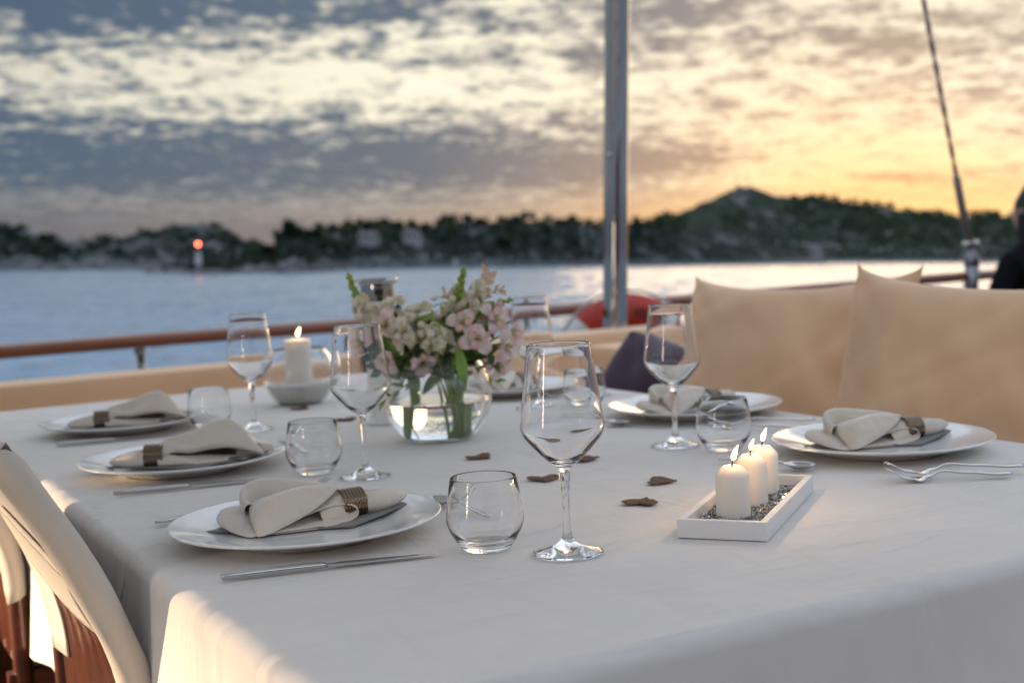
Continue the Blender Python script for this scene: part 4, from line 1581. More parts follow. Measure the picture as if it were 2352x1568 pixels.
def napkin_b():
    q = MB()
    tail(q, (-3.0, -2.6, 2.75), (-11.2, -2.6, 2.0), 2.3, 1.75, 2)
    A = [[(-3.0, -1.2, 1.6), (1, 3, 1.2), (5, 5, 1.2), (9, 5, 1.2), (12, 4, 1.4)],
         [(-3.0, -1.2, 3.6), (1, 2.4, 3.8), (5, 3.8, 5.0), (8.5, 3.8, 4.4), (12, 3, 2.2)],
         [(-3.0, -2.4, 4.6), (1, .6, 4.9), (5, 1.2, 6.8), (8.2, 1.6, 7.6), (11.2, 1, 3.2)],
         [(-3.0, -3.8, 4.0), (1, -1.4, 4.0), (5, -1.6, 5.6), (8.6, -.8, 6.2), (12.3, 0, 2.8)],
         [(-3.0, -4.3, 3.0), (1, -3.4, 2.9), (5, -3.4, 3.9), (9, -2.6, 4.1), (13.4, -.9, 2.2)],
         [(-3.0, -4.0, 2.6), (1, -2.6, 2.6), (5, -2.4, 3.4), (9, -1.8, 3.5), (13.0, -.4, 2.0)]]
    q.grid(pleat(bspline(cm(A), 44, 44), (-3.8, -2.6), 10, 0.0034, 4))
    B_ = [[(-3.0, -4, 2.6), (2, -2, 2.4), (6, -1, 2.0), (10, 0, 1.6)],
          [(-3.0, -5.0, 1.9), (0, -5.2, 2.6), (3.0, -4.8, 1.2), (7, -2.6, 2.2)],
          [(-3.0, -4.8, 1.2), (1, -5.6, 1.0), (4, -4.6, 1.0), (7, -2.6, 1.1)],
          [(-2.6, -3.0, 1.0), (1, -3.0, 1.0), (5, -3, 1.2), (9, -1.8, 1.1)]]
    q.grid(pleat(bspline(cm(B_), 30, 30), (-3.8, -2.6), 8, 0.0012, 5))
    C_ = [[(-3, -1, 2), (0, 3, 1.5), (3, 5, 1.2)], [(-3.4, 0, 3.4), (-1, 4, 4.6), (4.5, 6.2, 5.6)], [(-3.2, .8, 3.6), (-1.6, 4.6, 4.9), (4.0, 6.6, 5.9)], [(-3, 1.2, 2), (-1, 5.4, 1.6), (3, 7, 1.2)]]
    q.grid(bspline(cm(C_), 22, 18))
    D_ = [[(7, 3.2, 1.1), (9, 5.2, 1.1), (11, 5.6, 1.2)], [(7.4, 2.2, 3.6), (10, 4.4, 3.9), (13.4, 4.8, 3.2)], [(8, 1.4, 3.4), (11, 3.0, 3.4), (14.4, 3.2, 2.6)], [(8.4, .6, 1.3), (11, 1.6, 1.3), (13.6, 2.0, 1.5)]]
    q.grid(bspline(cm(D_), 18, 18))
    q.v = [(a, b, 0.0098 + (c - 0.0098) * 1.2) if a > -0.028 else (a, b, c) for a, b, c in q.v]
    return q.mesh('napkin', M_NAP)


NAP_A, NAP_B = napkin_a(), napkin_b()


def liner_mesh(pts, seed):
    P = [Vector(p) * 0.01 for p in pts]
    g = []
    for i in range(17):
        f_ = i / 16
        a, b = P[0].lerp(P[1], f_), P[3].lerp(P[2], f_)
        g.append([a.lerp(b, j / 12) + Vector((0, 0, 0.0012 * noise.noise(Vector((i * 0.5, j * 0.5, seed))))) for j in range(13)])
    return MB().grid(g).mesh('liner_napkin', M_NAPG)


LIN_A = liner_mesh([(-11.9, -1.6, 1.25), (5.6, -1.6, 1.0), (13.2, 9.4, 1.9), (-2, 9.6, 1.2)], 1)
LIN_B = liner_mesh([(-12.4, -3.4, 1.35), (4, -6.4, 0.98), (14.0, 2.8, 2.0), (-2, 8.0, 1.2)], 2)

SET = [(0, NAP_A, LIN_A, 'a', 0.0, 1.0, 'satin napkin puffed up on the plate closest to the camera', 'front'),
       (1, NAP_B, LIN_B, 'b', 0.0, 1.0, 'satin napkin with a raised peak on the second plate', 'second'),
       (2, NAP_B, LIN_B, 'b', 0.10, 0.96, 'satin napkin with a pointed peak on the farthest chair-side plate', 'farthest'),
       (3, NAP_A, LIN_A, 'a', -0.14, 0.97, 'satin napkin on the plate beside the candle tray', 'tray'),
       (4, NAP_A, LIN_A, 'a', 0.16, 0.92, 'satin napkin on the plate before the pillows, behind the stemmed glass', 'pillow'),
       (5, NAP_A, LIN_A, 'a', 0.5, 0.9, 'satin napkin half hidden behind the bouquet', 'bouquet')]
RINGAX = {'a': ((4.8, 4.05, 2.72), (7.0, 4.4, 0)), 'b': ((-3.8, -2.6, 2.72), (-8.0, -0.2, 0))}
WHERE = {'front': 'on the plate closest to the camera', 'second': 'on the second chair-side plate', 'farthest': 'on the farthest chair-side plate',
         'tray': 'on the plate beside the candle tray', 'pillow': 'on the plate before the pillows', 'bouquet': 'on the plate behind the bouquet'}
for idx, nm, ln, kd, dyaw, sc, lb, wh in SET:
    w, u, _ = PLATES[idx]
    mw = on_boat(w, u, 0.0012, VIEW + dyaw) @ Matrix.Diagonal((sc, sc, sc, 1))
    o = obj('napkin', nm)
    o.matrix_world = mw
    tag(o, 'cream ' + lb, 'napkin', 'napkins on the plates')
    solidify(o, 0.0010)
    o = obj('liner_napkin', ln)
    o.matrix_world = mw
    solidify(o, 0.0012)
    tag(o, 'flat grey napkin under the cream one ' + WHERE[wh], 'napkin', 'grey napkins on the plates')
    c, d = RINGAX[kd]
    o = obj('napkin_ring', ME_RING)
    o.matrix_world = mw @ Matrix.Translation(Vector(c) * 0.01) @ Vector(d).to_track_quat('Z', 'Y').to_matrix().to_4x4()
    tag(o, 'ribbed bronze ring round the napkin ' + WHERE[wh], 'napkin ring', 'napkin rings on the napkins')


# ------------------------------------------------------------------ cutlery
def sect(c, wd, th, n=12, e=0.6):
    out = []
    for k in range(n):
        a = 2 * math.pi * k / n
        ca, sa = math.cos(a), math.sin(a)
        out.append((c[0], c[1] + wd / 2 * math.copysign(abs(ca) ** e, ca), c[2] + th / 2 * math.copysign(abs(sa) ** e, sa)))
    return out


def knife(label, a, b):
    """lies flat: handle at a, blade tip at b (boat coordinates)"""
    L = math.hypot(b[0] - a[0], b[1] - a[1])
    t_ = thing('table_knife', label, 'knife', on_boat(a[0], a[1], 0.0016, math.atan2(b[1] - a[1], b[0] - a[0])), 'knives beside the plates')
    h = 0.47 * L
    q = MB().loft([sect((0.0, 0, 0.0042), 0.005, 0.004), sect((0.0015, 0, 0.0042), 0.0085, 0.0072), sect((0.03, 0, 0.0042), 0.0095, 0.0078), sect((h - 0.012, 0, 0.0042), 0.0092, 0.0070), sect((h, 0, 0.004), 0.0085, 0.0045)])
    q.build('handle', M_STEEL, t_)
    rings = []
    for f_, wd, cy_, th in ((0, 0.007, 0, 0.004), (0.06, 0.0105, 0.0014, 0.0026), (0.15, 0.0150, 0.0030, 0.0018), (0.5, 0.0155, 0.0030, 0.0015), (0.8, 0.0135, 0.0022, 0.0012), (0.94, 0.008, 0.000, 0.001), (1.0, 0.0015, -0.003, 0.0008)):
        rings.append(sect((h + (L - h) * f_, cy_, 0.0034 - 0.002 * f_), wd, th, 12, 0.8))
    MB().loft(rings).build('blade', M_STEEL, t_)


knife('steel table knife in front of the closest plate', (0.3648, 1.3156), (0.5907, 1.2662))
knife('steel table knife between the first and second chair-side plates', (0.3814, 1.9098), (0.605, 1.8675))
knife('steel table knife between the second and farthest chair-side plates', (0.4071, 2.5159), (0.630, 2.4950))


def fork_parts(t_, L=0.175):
    def zc(s_):                                  # side profile of the fork, handle end at 0
        tab = [(0, 0.0052), (0.10, 0.0050), (0.35, 0.0085), (0.55, 0.0120), (0.66, 0.0060), (0.74, 0.0022), (0.84, 0.0050), (1.0, 0.0170)]
        return interp(tab, s_)
    hw = [(0.0, 0.004), (0.02, 0.0095), (0.08, 0.0105), (0.3, 0.0078), (0.5, 0.0055), (0.62, 0.0058), (0.68, 0.011), (0.74, 0.0205), (0.79, 0.0215)]
    rings = [sect((L * s_, 0, zc(s_)), wd, 0.0030 if s_ < 0.6 else 0.0022, 12, 0.75) for s_, wd in hw]
    # refine along the handle
    MB().loft([sect((L * s_, 0, zc(s_)), 1.25 * interp(hw, s_), 0.0042 - 0.0016 * min(1, s_ / 0.7), 12, 0.75) for s_ in [0.79 * i / 32 for i in range(33)]]).build('handle', M_STEEL, t_)
    for k in range(4):
        y = (k - 1.5) * 0.0058
        rr = []
        for i in range(9):
            s_ = 0.785 + 0.215 * i / 8
            rr.append(sect((L * s_, y * (1 - 0.06 * i / 8), zc(s_)), 0.0040 - 0.0016 * i / 8, 0.0026 - 0.0010 * i / 8, 8, 0.8))
        MB().loft(rr).build('tine', M_STEEL, t_)


def fork(label, tip, end, lift=0.0):
    d = (tip[0] - end[0], tip[1] - end[1])
    L = math.hypot(*d)
    t_ = thing('table_fork', label, 'fork', on_boat(end[0], end[1], 0.0012 + lift, math.atan2(d[1], d[0])), 'forks beside the plates')
    fork_parts(t_, L)


fork('steel fork lying across another in front of the plate by the candle tray', (1.2225, 1.2398), (1.362, 1.158))
fork('steel fork under its twin in front of the plate by the candle tray', (1.240, 1.258), (1.399, 1.170), 0.004)
fork('steel fork beside the plate before the pillows, closer one', (1.325, 1.755), (1.462, 1.674))
fork('steel fork beside the plate before the pillows, further one', (1.355, 1.795), (1.515, 1.700), 0.003)
fork('steel fork whose handle end peeps out beside the closest plate', (0.560, 1.662), (0.3786, 1.6502))
fork('steel fork whose prongs rise behind the closest napkin', (0.6424, 1.7279), (0.455, 1.6900))
fork('steel fork by the plate half hidden behind the bouquet', (1.375, 2.405), (1.515, 2.330))


def spoon(label, bowl, end):
    d = (bowl[0] - end[0], bowl[1] - end[1])
    L = math.hypot(*d)
    t_ = thing('dessert_spoon', label, 'spoon', on_boat(end[0], end[1], 0.0012, math.atan2(d[1], d[0])), 'spoons at the head of the plates')
    tab = [(0, 0.005), (0.3, 0.008), (0.55, 0.0125), (0.68, 0.0085), (0.74, 0.0070)]
    MB().loft([sect((L * s_, 0, interp(tab, s_)), interp([(0, .004), (.03, .009), (.1, .010), (.35, .007), (.6, .0048), (.74, .006)], s_), 0.0026, 12, 0.75) for s_ in [0.74 * i / 24 for i in range(25)]]).build('handle', M_STEEL, t_)
    g = []
    cx_, a, b = L * 0.86, L * 0.145, 0.0175
    for i in range(13):
        r = i / 12
        row = []
        for k in range(33):
            an = 2 * math.pi * k / 32
            egg = 1 - 0.14 * math.cos(an)
            row.append((cx_ + a * r * math.cos(an), b * r * egg * math.sin(an), 0.0022 + 0.0072 * r ** 2.2))
        g.append(row)
    solidify(MB().grid(g).build('bowl', M_STEEL, t_), 0.0012)


spoon('dessert spoon behind the closest tumbler', (0.7125, 1.535), (0.7124, 1.3777))
spoon('dessert spoon behind the second tumbler', (0.7273, 2.195), (0.720, 2.03))
spoon('dessert spoon behind the farthest chair-side tumbler', (0.750, 2.780), (0.740, 2.62))
spoon('dessert spoon behind the burning candles', (1.2100, 1.362), (1.165, 1.515))
spoon('dessert spoon lying behind the closest wine glass, before the pillow-side plate', (1.2800, 1.918), (1.235, 2.075))


# ------------------------------------------------------------------ candle tray
def flame_mesh():
    q = MB()
    rings = []
    for i in range(13):
        f_ = i / 12
        r = 0.0034 * math.sin(math.pi * (f_ ** 0.72)) ** 0.9 * (1 - 0.25 * f_) + 0.0002
        rings.append([(r * math.cos(a) + 0.0045 * f_ * f_, r * math.sin(a), 0.0195 * f_) for a in [2 * math.pi * k / 14 for k in range(14)]])
    return q.loft(rings).mesh('flame', M_FLAME)


ME_FLAME = flame_mesh()


def candle_parts(t_, r, H, cone, light=0.10, fl=1.0, lean=0.0, top=None):
    q = MB().lathe([(0, 0), (r, 0), (r, H - cone - 0.001), (r * 0.985, H - cone + 0.0008), (r * 0.62, H - 0.002), (r * 0.50, H), (r * 0.36, H - 0.0006), (r * 0.2, H - 0.0024), (0, H - 0.003)], 56)
    q.build('wax', M_WAX, t_, smooth='auto')
    MB().tube([(0, 0, H - 0.004), (0.0003, 0, H + 0.002), (0.0018 + lean, 0, H + 0.0085)], 0.0009, 7).build('wick', M_WICK, t_)
    f_ = obj('flame', ME_FLAME, t_)
    f_.matrix_local = Matrix.Translation((0.0008 + lean, 0, H + 0.0055)) @ Matrix.Rotation(0.10 + 6 * lean, 4, 'Y') @ Matrix.Diagonal((fl, fl, fl, 1))
    ld = bpy.data.lights.new('candle_light', 'POINT')
    ld.energy = light
    ld.color = (1.0, 0.60, 0.28)
    ld.shadow_soft_size = 0.005
    lo = bpy.data.objects.new('candle_light', ld)
    scene.collection.objects.link(lo)
    lo.parent = t_
    lo.location = (0.003, 0, H + 0.030 * fl)


TRW, TRL, TRH = 0.100, 0.284, 0.0205
FL, FR, BR = Vector((0.8371, 1.1677, 0)), Vector((0.8944, 1.0849, 0)), Vector((1.1167, 1.2604, 0))
axl = (BR - FR).normalized()                   # long axis of the tray, away from the camera
TR = FL.lerp(FR, 0.5) + axl * (TRL / 2)
tr_yaw = math.atan2(axl.y, axl.x)


def tray():
    t_ = thing('candle_tray', 'shallow white wooden tray of silvery grit holding three candles', 'tray', on_boat(TR.x, TR.y, 0.0012, tr_yaw))
    th = 0.0085
    for s_ in (-1, 1):
        MB().box((0, s_ * (TRW / 2 - th / 2), TRH / 2 - 0.0002), (TRL - 2 * th - 0.0002, th, TRH)).build('side_board', M_TRAY, t_, bevel=0.0007)
        MB().box((s_ * (TRL / 2 - th / 2), 0, TRH / 2), (th, TRW, TRH)).build('end_board', M_TRAY, t_, bevel=0.0007)
    MB().box((0, 0, 0.003), (TRL - 2 * th, TRW - 2 * th, 0.004)).build('bottom_board', M_TRAY, t_, smooth=False)
    r = random.Random(3)
    q = MB()
    for i in range(2600):
        x_ = r.uniform(-1, 1) * (TRL / 2 - th - 0.004)
        y_ = r.uniform(-1, 1) * (TRW / 2 - th - 0.003)
        edge = min(1.0, (TRL / 2 - th - abs(x_)) / 0.03)
        z_ = 0.0058 + (0.0050 + 0.0025 * noise.noise(Vector((x_ * 30, y_ * 30, 0)))) * edge * r.uniform(0.55, 1.0)
        s_ = r.uniform(0.0012, 0.0034)
        A = Matrix.Rotation(r.uniform(0, 6.28), 3, Vector((r.gauss(0, 1), r.gauss(0, 1), r.gauss(0, 1))).normalized())
        pts = [A @ (Vector(p) * s_) for p in ((1, 0, -0.3), (-0.5, 0.8, -0.4), (-0.5, -0.8, -0.2), (0.1, 0.1, 0.7))]
        st = len(q.v)
        q.v.extend([(p.x + x_, p.y + y_, p.z + z_) for p in pts])
        for fc in ((0, 2, 1), (0, 1, 3), (1, 2, 3), (2, 0, 3)):
            q.face(*[st + k for k in fc])
    g = q.build('crushed_glass', M_CRUSH, t_, smooth=False)
    g['kind'] = 'stuff'
    MB().box((0, 0, 0.0066), (TRL - 2 * th - 0.001, TRW - 2 * th - 0.001, 0.003)).build('grit_bed', simple('grit_grey', (0.22, 0.22, 0.21), 0.8, var=0.4, vscale=400), t_, smooth=False)


tray()
for (w, u), lb, fl, ln in (((0.9246, 1.1790), 'ivory pillar candle at the front of the white tray', 0.95, 0.0009), ((0.9870, 1.2230), 'ivory pillar candle in the middle of the white tray', 0.72, 0.0),
                           ((1.0390, 1.2640), 'ivory pillar candle at the back of the white tray', 0.88, 0.0002)):
    t_ = thing('pillar_candle', 'short lit ' + lb, 'candle', on_boat(w, u, 0.0085, VIEW), 'candles in the white tray')
    candle_parts(t_, 0.0195, 0.0600, 0.010, 0.11, fl, ln)


# ------------------------------------------------------------------ candle in a glass bowl of sand
def bowl_candle():
    w, u = 0.9850, 2.80
    R, t0 = 0.081, 0.0025
    cz = 0.066
    outer, inner = [(0, 0.0), (0.040, 0.0)], []
    for i in range(27):
        a = -0.92 + (0.92 + 0.78) * i / 26
        outer.append((R * math.cos(a), cz + R * math.sin(a)))
        inner.append(((R - t0) * math.cos(a), cz + (R - t0) * math.sin(a)))
    inner.reverse()
    o = MB().lathe(outer + inner + [(0.036, 0.004), (0, 0.004)], 64).build('candle_bowl', M_GLASS)
    o.matrix_world = on_boat(w, u, 0.0012)
    tag(o, 'round glass bowl of white sand holding a thick lit candle', 'bowl')
    prof = [(0, 0.0045), (0.036, 0.0045)]
    Ri = R - t0 - 0.0004
    for i in range(12):
        a = -0.90 + (0.90 - 0.30) * i / 11
        prof.append((Ri * math.cos(a), cz + Ri * math.sin(a)))
    prof += [(0.062, 0.0455), (0.045, 0.0485), (0.025, 0.049), (0, 0.048)]
    s_ = MB().lathe(prof, 64).build('sand', M_SAND, o)
    s_['kind'] = 'stuff'
    t_ = thing('pillar_candle', 'thick tall lit ivory candle standing in the glass bowl', 'candle', on_boat(w, u, 0.034, VIEW), None)
    candle_parts(t_, 0.0295, 0.112, 0.003, 0.10, 1.1, 0.0005)


bowl_candle()


# ------------------------------------------------------------------ lantern behind the bouquet
def lantern():
    t_ = thing('table_lantern', 'white cylindrical table lantern with steel cap, behind the bouquet', 'lantern', on_boat(0.9862, 2.3275, 0.0012, VIEW))
    fro = simple('frosted_white_shade', (0.78, 0.76, 0.73), 0.35, 0, 0.5, 0.01, 5, coat=0.4)
    MB().lathe([(0, 0), (0.034, 0), (0.0345, 0.004), (0.030, 0.010), (0.027, 0.02), (0.027, 0.225), (0.030, 0.238), (0, 0.238)], 48).build('body', fro, t_, smooth='auto')
    MB().lathe([(0, 0.236), (0.031, 0.236), (0.032, 0.240), (0.032, 0.268), (0.0385, 0.272), (0.0400, 0.276), (0.0385, 0.2795), (0, 0.2795)], 48).build('cap', M_CHROME, t_, smooth='auto')
    MB().box((0.006, -0.0322, 0.254), (0.016, 0.003, 0.012)).build('sensor_window', M_BLACK, t_, bevel=0.0006)


lantern()


# ------------------------------------------------------------------ dried bark hearts
def heart_mesh(seed):
    r = random.Random(seed)
    g_top, g_bot = [], []
    n = 26
    out = []
    for k in range(n):
        a = 2 * math.pi * k / n
        x_ = 16 * math.sin(a) ** 3
        y_ = 13 * math.cos(a) - 5 * math.cos(2 * a) - 2 * math.cos(3 * a) - math.cos(4 * a)
        out.append(Vector((x_ / 17.0 * 0.0255 * (1 + r.uniform(-.03, .03)), (y_ + 2) / 15.0 * 0.0205 * (1 + r.uniform(-.03, .03)), 0)))
    q = MB()

    def zf(p):
        return 0.0022 + 3.0 * (p.x * p.x) * 0.9 + 0.0022 * noise.noise(Vector((p.x * 90, p.y * 90, seed))) + 0.0010 * noise.noise(Vector((p.x * 260, p.y * 260, seed + 3)))
    rings_t = []
    for f_ in (0.02, 0.3, 0.55, 0.78, 0.93, 1.0):
        rings_t.append([Vector((p.x * f_, p.y * f_, zf(p * f_) + (0.0012 if f_ < 0.99 else 0.0002))) for p in out])
    rings_b = []
    for f_ in (1.0, 0.9, 0.5, 0.02):
        rings_b.append([Vector((p.x * f_, p.y * f_, zf(p * f_) - (0.0014 if f_ < 0.99 else 0.0009))) for p in out])
    q.loft(rings_t + rings_b)
    return q.mesh('bark_heart', M_BARK, smooth=False)


for i, (w, u, yw, lb) in enumerate(((0.9278, 1.8126, 0.3, 'lying in front of the flower vase'), (1.0387, 1.6766, 1.2, 'half hidden behind the closest wine glass bowl'), (0.9038, 1.5749, -0.4, 'touching the stem of the closest wine glass'),
                                    (1.0145, 1.4453, 0.8, 'lying towards the candles, the further of two'), (0.9140, 1.3484, 2.2, 'curled up in front of the candles, the closer of two'),
                                    (0.9468, 2.6891, 0.5, 'near the glass bowl with the thick candle'), (0.9478, 2.4260, 0.1, 'just left of the white lantern foot'))):
    o = obj('bark_heart', heart_mesh(11 + i))
    o.matrix_world = on_boat(w, u, 0.001, yw)
    tag(o, 'brown dried bark heart ' + lb, 'bark heart', 'bark hearts scattered on the cloth')

# ------------------------------------------------------------------ vase and bouquet
VW, VU = 0.9727, 2.0551
VM = on_boat(VW, VU, 0.0012, VIEW)


def vase():
    R, t0, cz = 0.0955, 0.0028, 0.0785
    a0, a1 = -math.asin(0.0785 / R) + 0.03, 0.80
    outer, inner = [(0, 0.0)], []
    n = 40
    for i in range(n + 1):
        a = a0 + (a1 - a0) * i / n
        outer.append((R * math.cos(a), max(0.0, cz + R * math.sin(a))))
        inner.append(((R - t0) * math.cos(a), cz + (R - t0) * math.sin(a) + (0.004 if i == 0 else 0)))
    top = [(R * math.cos(a1) - t0 * 0.3, cz + R * math.sin(a1) + 0.0012)]
    inner.reverse()
    o = MB().lathe(outer + top + inner + [(0, 0.0065)], 96).build('flower_vase', M_GLASS)
    o.matrix_world = VM
    tag(o, 'round clear glass vase half filled with water, holding the bouquet', 'vase')
    wl = 0.068
    prof = [(0, 0.0060)]
    Ri = R - t0 + 0.0003
    b0 = math.asin((0.0085 - cz) / Ri)
    b1 = math.asin((wl - cz) / Ri)
    for i in range(25):
        a = b0 + (b1 - b0) * i / 24
        prof.append((Ri * math.cos(a), cz + Ri * math.sin(a)))
    prof.append((0, wl))
    MB().lathe(prof, 96).build('water', M_WATER_V, o, smooth='auto')


vase()


def petal_mat(name, stops, speck, speckcol, sss=0.0):
    m, T, b = mat(name)
    b.inputs['Roughness'].default_value = 0.55
    b.inputs['Specular IOR Level'].default_value = 0.25
    b.inputs['Sheen Weight'].default_value = 0.1
    tcn = T.n('ShaderNodeTexCoord')
    sp = T.n('ShaderNodeSeparateXYZ')
    T.link(tcn.outputs['Generated'], sp.inputs[0])
    col = T.ramp(sp.outputs[1], stops)
    nz = T.noise(T.mapping(tcn.outputs['Generated'], scale=(1, 1, 0.3)), 3.0, 3.0, 0.6)
    col = T.mix(T.m('MULTIPLY', T.sstep(nz, 0.48, 0.72), 0.55), col, (0.72, 0.34, 0.36, 1))
    if speck:
        st = T.noise(T.mapping(tcn.outputs['Generated'], scale=(9, 3.2, 1)), 1.6, 1.0, 0.5)
        msk = T.m('MULTIPLY', T.sstep(st, 0.60, 0.66), T.m('MULTIPLY', T.sstep(sp.outputs[1], 0.15, 0.3), T.sstep(sp.outputs[1], 0.85, 0.65)))
        col = T.mix(T.m('MULTIPLY', msk, speck), col, speckcol)
    T.link(col, b.inputs['Base Color'])
    tr = T.n('ShaderNodeBsdfTranslucent')
    T.link(col, tr.inputs[0])
    mx = T.n('ShaderNodeMixShader')
    mx.inputs[0].default_value = 0.35
    T.link(b.outputs[0], mx.inputs[1])
    T.link(tr.outputs[0], mx.inputs[2])
    out = [n for n in T.t.nodes if n.type == 'OUTPUT_MATERIAL'][0]
    T.link(mx.outputs[0], out.inputs[0])
    return m


PK = [(0.0, (0.62, 0.62, 0.30, 1)), (0.3, (0.86, 0.74, 0.68, 1)), (0.7, (0.88, 0.76, 0.73, 1)), (1.0, (0.84, 0.58, 0.58, 1))]
M_PET1 = petal_mat('pink_white_petal', PK, 0.0, (0, 0, 0, 1))
M_PET2 = petal_mat('speckled_petal', [(0.0, (0.60, 0.60, 0.25, 1)), (0.35, (0.86, 0.74, 0.50, 1)), (0.75, (0.88, 0.72, 0.68, 1)), (1.0, (0.72, 0.30, 0.33, 1))], 0.9, (0.22, 0.03, 0.04, 1))
CREAM = [(0.0, (0.66, 0.70, 0.40, 1)), (0.4, (0.84, 0.82, 0.64, 1)), (1.0, (0.88, 0.86, 0.76, 1))]
M_CREAM = petal_mat('cream_floret', CREAM, 0.0, (0, 0, 0, 1))
M_BUD = simple('green_bud', (0.27, 0.37, 0.06), 0.5, 0, 0.3, 0.3, 60)
M_STEM = simple('flower_stem', (0.30, 0.40, 0.13), 0.5, 0, 0.3, 0.3, 40)
M_LEAF = simple('dark_leaf', (0.07, 0.14, 0.03), 0.4, 0, 0.4, 0.35, 40)
M_LEAFL = simple('fresh_leaf', (0.20, 0.33, 0.06), 0.45, 0, 0.4, 0.3, 40)
M_EUC = simple('blue_green_leaf', (0.12, 0.19, 0.14), 0.5, 0, 0.3, 0.25, 40)
M_DRY = simple('dried_leaf', (0.72, 0.56, 0.40), 0.7, 0, 0.2, 0.15, 40)
M_STAMEN = simple('stamen', (0.35, 0.25, 0.10), 0.6)


def petal_mesh(name, m, L, Wd, flare, curl, seed):
    """base at the origin, length along +y, facing +z; opens like a funnel"""
    g = []
    for i in range(9):
        s_ = i / 8
        y = L * (flare * s_ ** 1.25)
        z = L * (0.62 * math.sin(s_ * 1.7) - curl * s_ ** 3)
        wd = Wd * (math.sin(math.pi * min(1.0, 0.05 + s_ ** 1.25 * 0.86)) ** 0.6) * (0.30 + 0.70 * min(1, s_ * 1.6))
        row = []
        for j in range(7):
            c = -1 + 2 * j / 6
            row.append((c * wd / 2, y, z + abs(c) ** 2 * wd * 0.22 + 0.0006 * noise.noise(Vector((c * 2.5, s_ * 5, seed)))))
        g.append(row)
    return MB().grid(g).mesh(name, m)


PET_O = [petal_mesh('petal', M_PET1, 0.037, 0.0235, 0.80, 0.26, k) for k in range(3)]
PET_I = [petal_mesh('petal', M_PET2, 0.036, 0.0150, 0.68, 0.16, 5 + k) for k in range(3)]
RECEPT = MB().lathe([(0, -0.009), (0.0022, -0.007), (0.0042, -0.002), (0.0036, 0.001), (0, 0.002)], 12).mesh('flower_head', M_STEM)
STAM = MB()
for k in range(6):
    a = k * 1.05
    STAM.tube([(0, 0, 0), (0.003 * math.cos(a), 0.003 * math.sin(a), 0.012), (0.007 * math.cos(a), 0.007 * math.sin(a), 0.021)], [0.0006, 0.0005, 0.0011], 5)
STAM = STAM.mesh('stamens', M_STAMEN)


def floret_mesh(seed):
    r = random.Random(seed)
    q = MB()
    for k in range(8):
        ring = k < 5
        a = k * 2 * math.pi / 5 + r.uniform(-.2, .2) if ring else k * 2.1 + 0.4
        tilt = 0.95 if ring else 0.45
        R0 = (0.0098 if ring else 0.0072) * r.uniform(0.9, 1.15)
        A = Matrix.Rotation(a, 4, 'Z') @ Matrix.Rotation(tilt, 4, 'X')
        g = []
        for i in range(6):
            s_ = i / 5
            row = []
            for j in range(6):
                c = -1 + 2 * j / 5
                wd = R0 * 1.15 * math.sin(math.pi * (0.12 + 0.78 * s_)) ** 0.6
                p = Vector((c * wd / 1.6, -0.002 - 0.3 * R0 * s_ * s_, R0 * 1.2 * s_ + 0.0010 * math.sin(c * 5 + k) * s_))
                p.y += 0.28 * R0 * c * c
                row.append(A @ p)
            g.append(row)
        q.grid(g)
    return q.mesh('floret', M_CREAM)


FLOR = [floret_mesh(30 + k) for k in range(4)]
BUD = MB().lathe([(0, 0), (0.0028, 0.0015), (0.0042, 0.005), (0.0034, 0.009), (0.0012, 0.0125), (0, 0.0132)], 9).mesh('bud', M_BUD)
CBUD = MB().lathe([(0, 0), (0.004, 0.002), (0.0066, 0.007), (0.0058, 0.012), (0.002, 0.0155), (0, 0.016)], 10).mesh('bud', M_CREAM)
PBUD = MB().lathe([(0, 0), (0.004, 0.003), (0.0085, 0.013), (0.0092, 0.020), (0.0066, 0.029), (0.002, 0.035), (0, 0.0355)], 14).mesh('bud', simple('pink_bud', (0.76, 0.44, 0.40), 0.5, 0, 0.3, 0.2, 60))


def leaf_mesh(name, m, L, Wd, bend, seed, fold=0.25):
    g = []
    for i in range(11):
        s_ = i / 10
        wd = Wd * (math.sin(math.pi * s_ ** 0.85) ** 0.9) + 0.0004
        row = []
        for j in range(5):
            c = -1 + 2 * j / 4
            row.append((c * wd / 2, L * s_ * (1 - 0.15 * bend * s_), -bend * L * 0.5 * s_ * s_ + abs(c) * wd * fold + 0.0015 * math.sin(s_ * 7 + seed)))
        g.append(row)
    return MB().grid(g).mesh(name, m)


LEAFS = [leaf_mesh('leaf', M_LEAF, 0.062, 0.017, 0.4, 1), leaf_mesh('leaf', M_LEAF, 0.050, 0.019, 0.1, 2), leaf_mesh('leaf', M_LEAFL, 0.085, 0.019, 0.3, 3), leaf_mesh('leaf', M_LEAFL, 0.030, 0.009, 0.3, 4)]
EUCL = leaf_mesh('leaf', M_EUC, 0.030, 0.019, 0.2, 6)
DRYL = leaf_mesh('leaf', M_DRY, 0.026, 0.0115, 0.3, 7)


def V3(px, py, Yd):
    """point of the bouquet: right, away and up from the vase foot (scale of the vase: 1320 px a metre)"""
    return Vector(((px - 1010) / 1320.0, Yd, (1008 - py - 190 * Yd) / 1320.0))


def aim(p, d, spin=0.0):
    return Matrix.Translation(p) @ Vector(d).to_track_quat('Z', 'Y').to_matrix().to_4x4() @ Matrix.Rotation(spin, 4, 'Z')


def aim_y(p, d, nrm_=(0, -1, 0.3)):
    y = Vector(d).normalized()
    z = Vector(nrm_)
    z = (z - y * z.dot(y)).normalized()
    x_ = y.cross(z)
    M = Matrix(((x_.x, y.x, z.x, p[0]), (x_.y, y.y, z.y, p[1]), (x_.z, y.z, z.z, p[2]), (0, 0, 0, 1)))
    return M


r5 = random.Random(17)


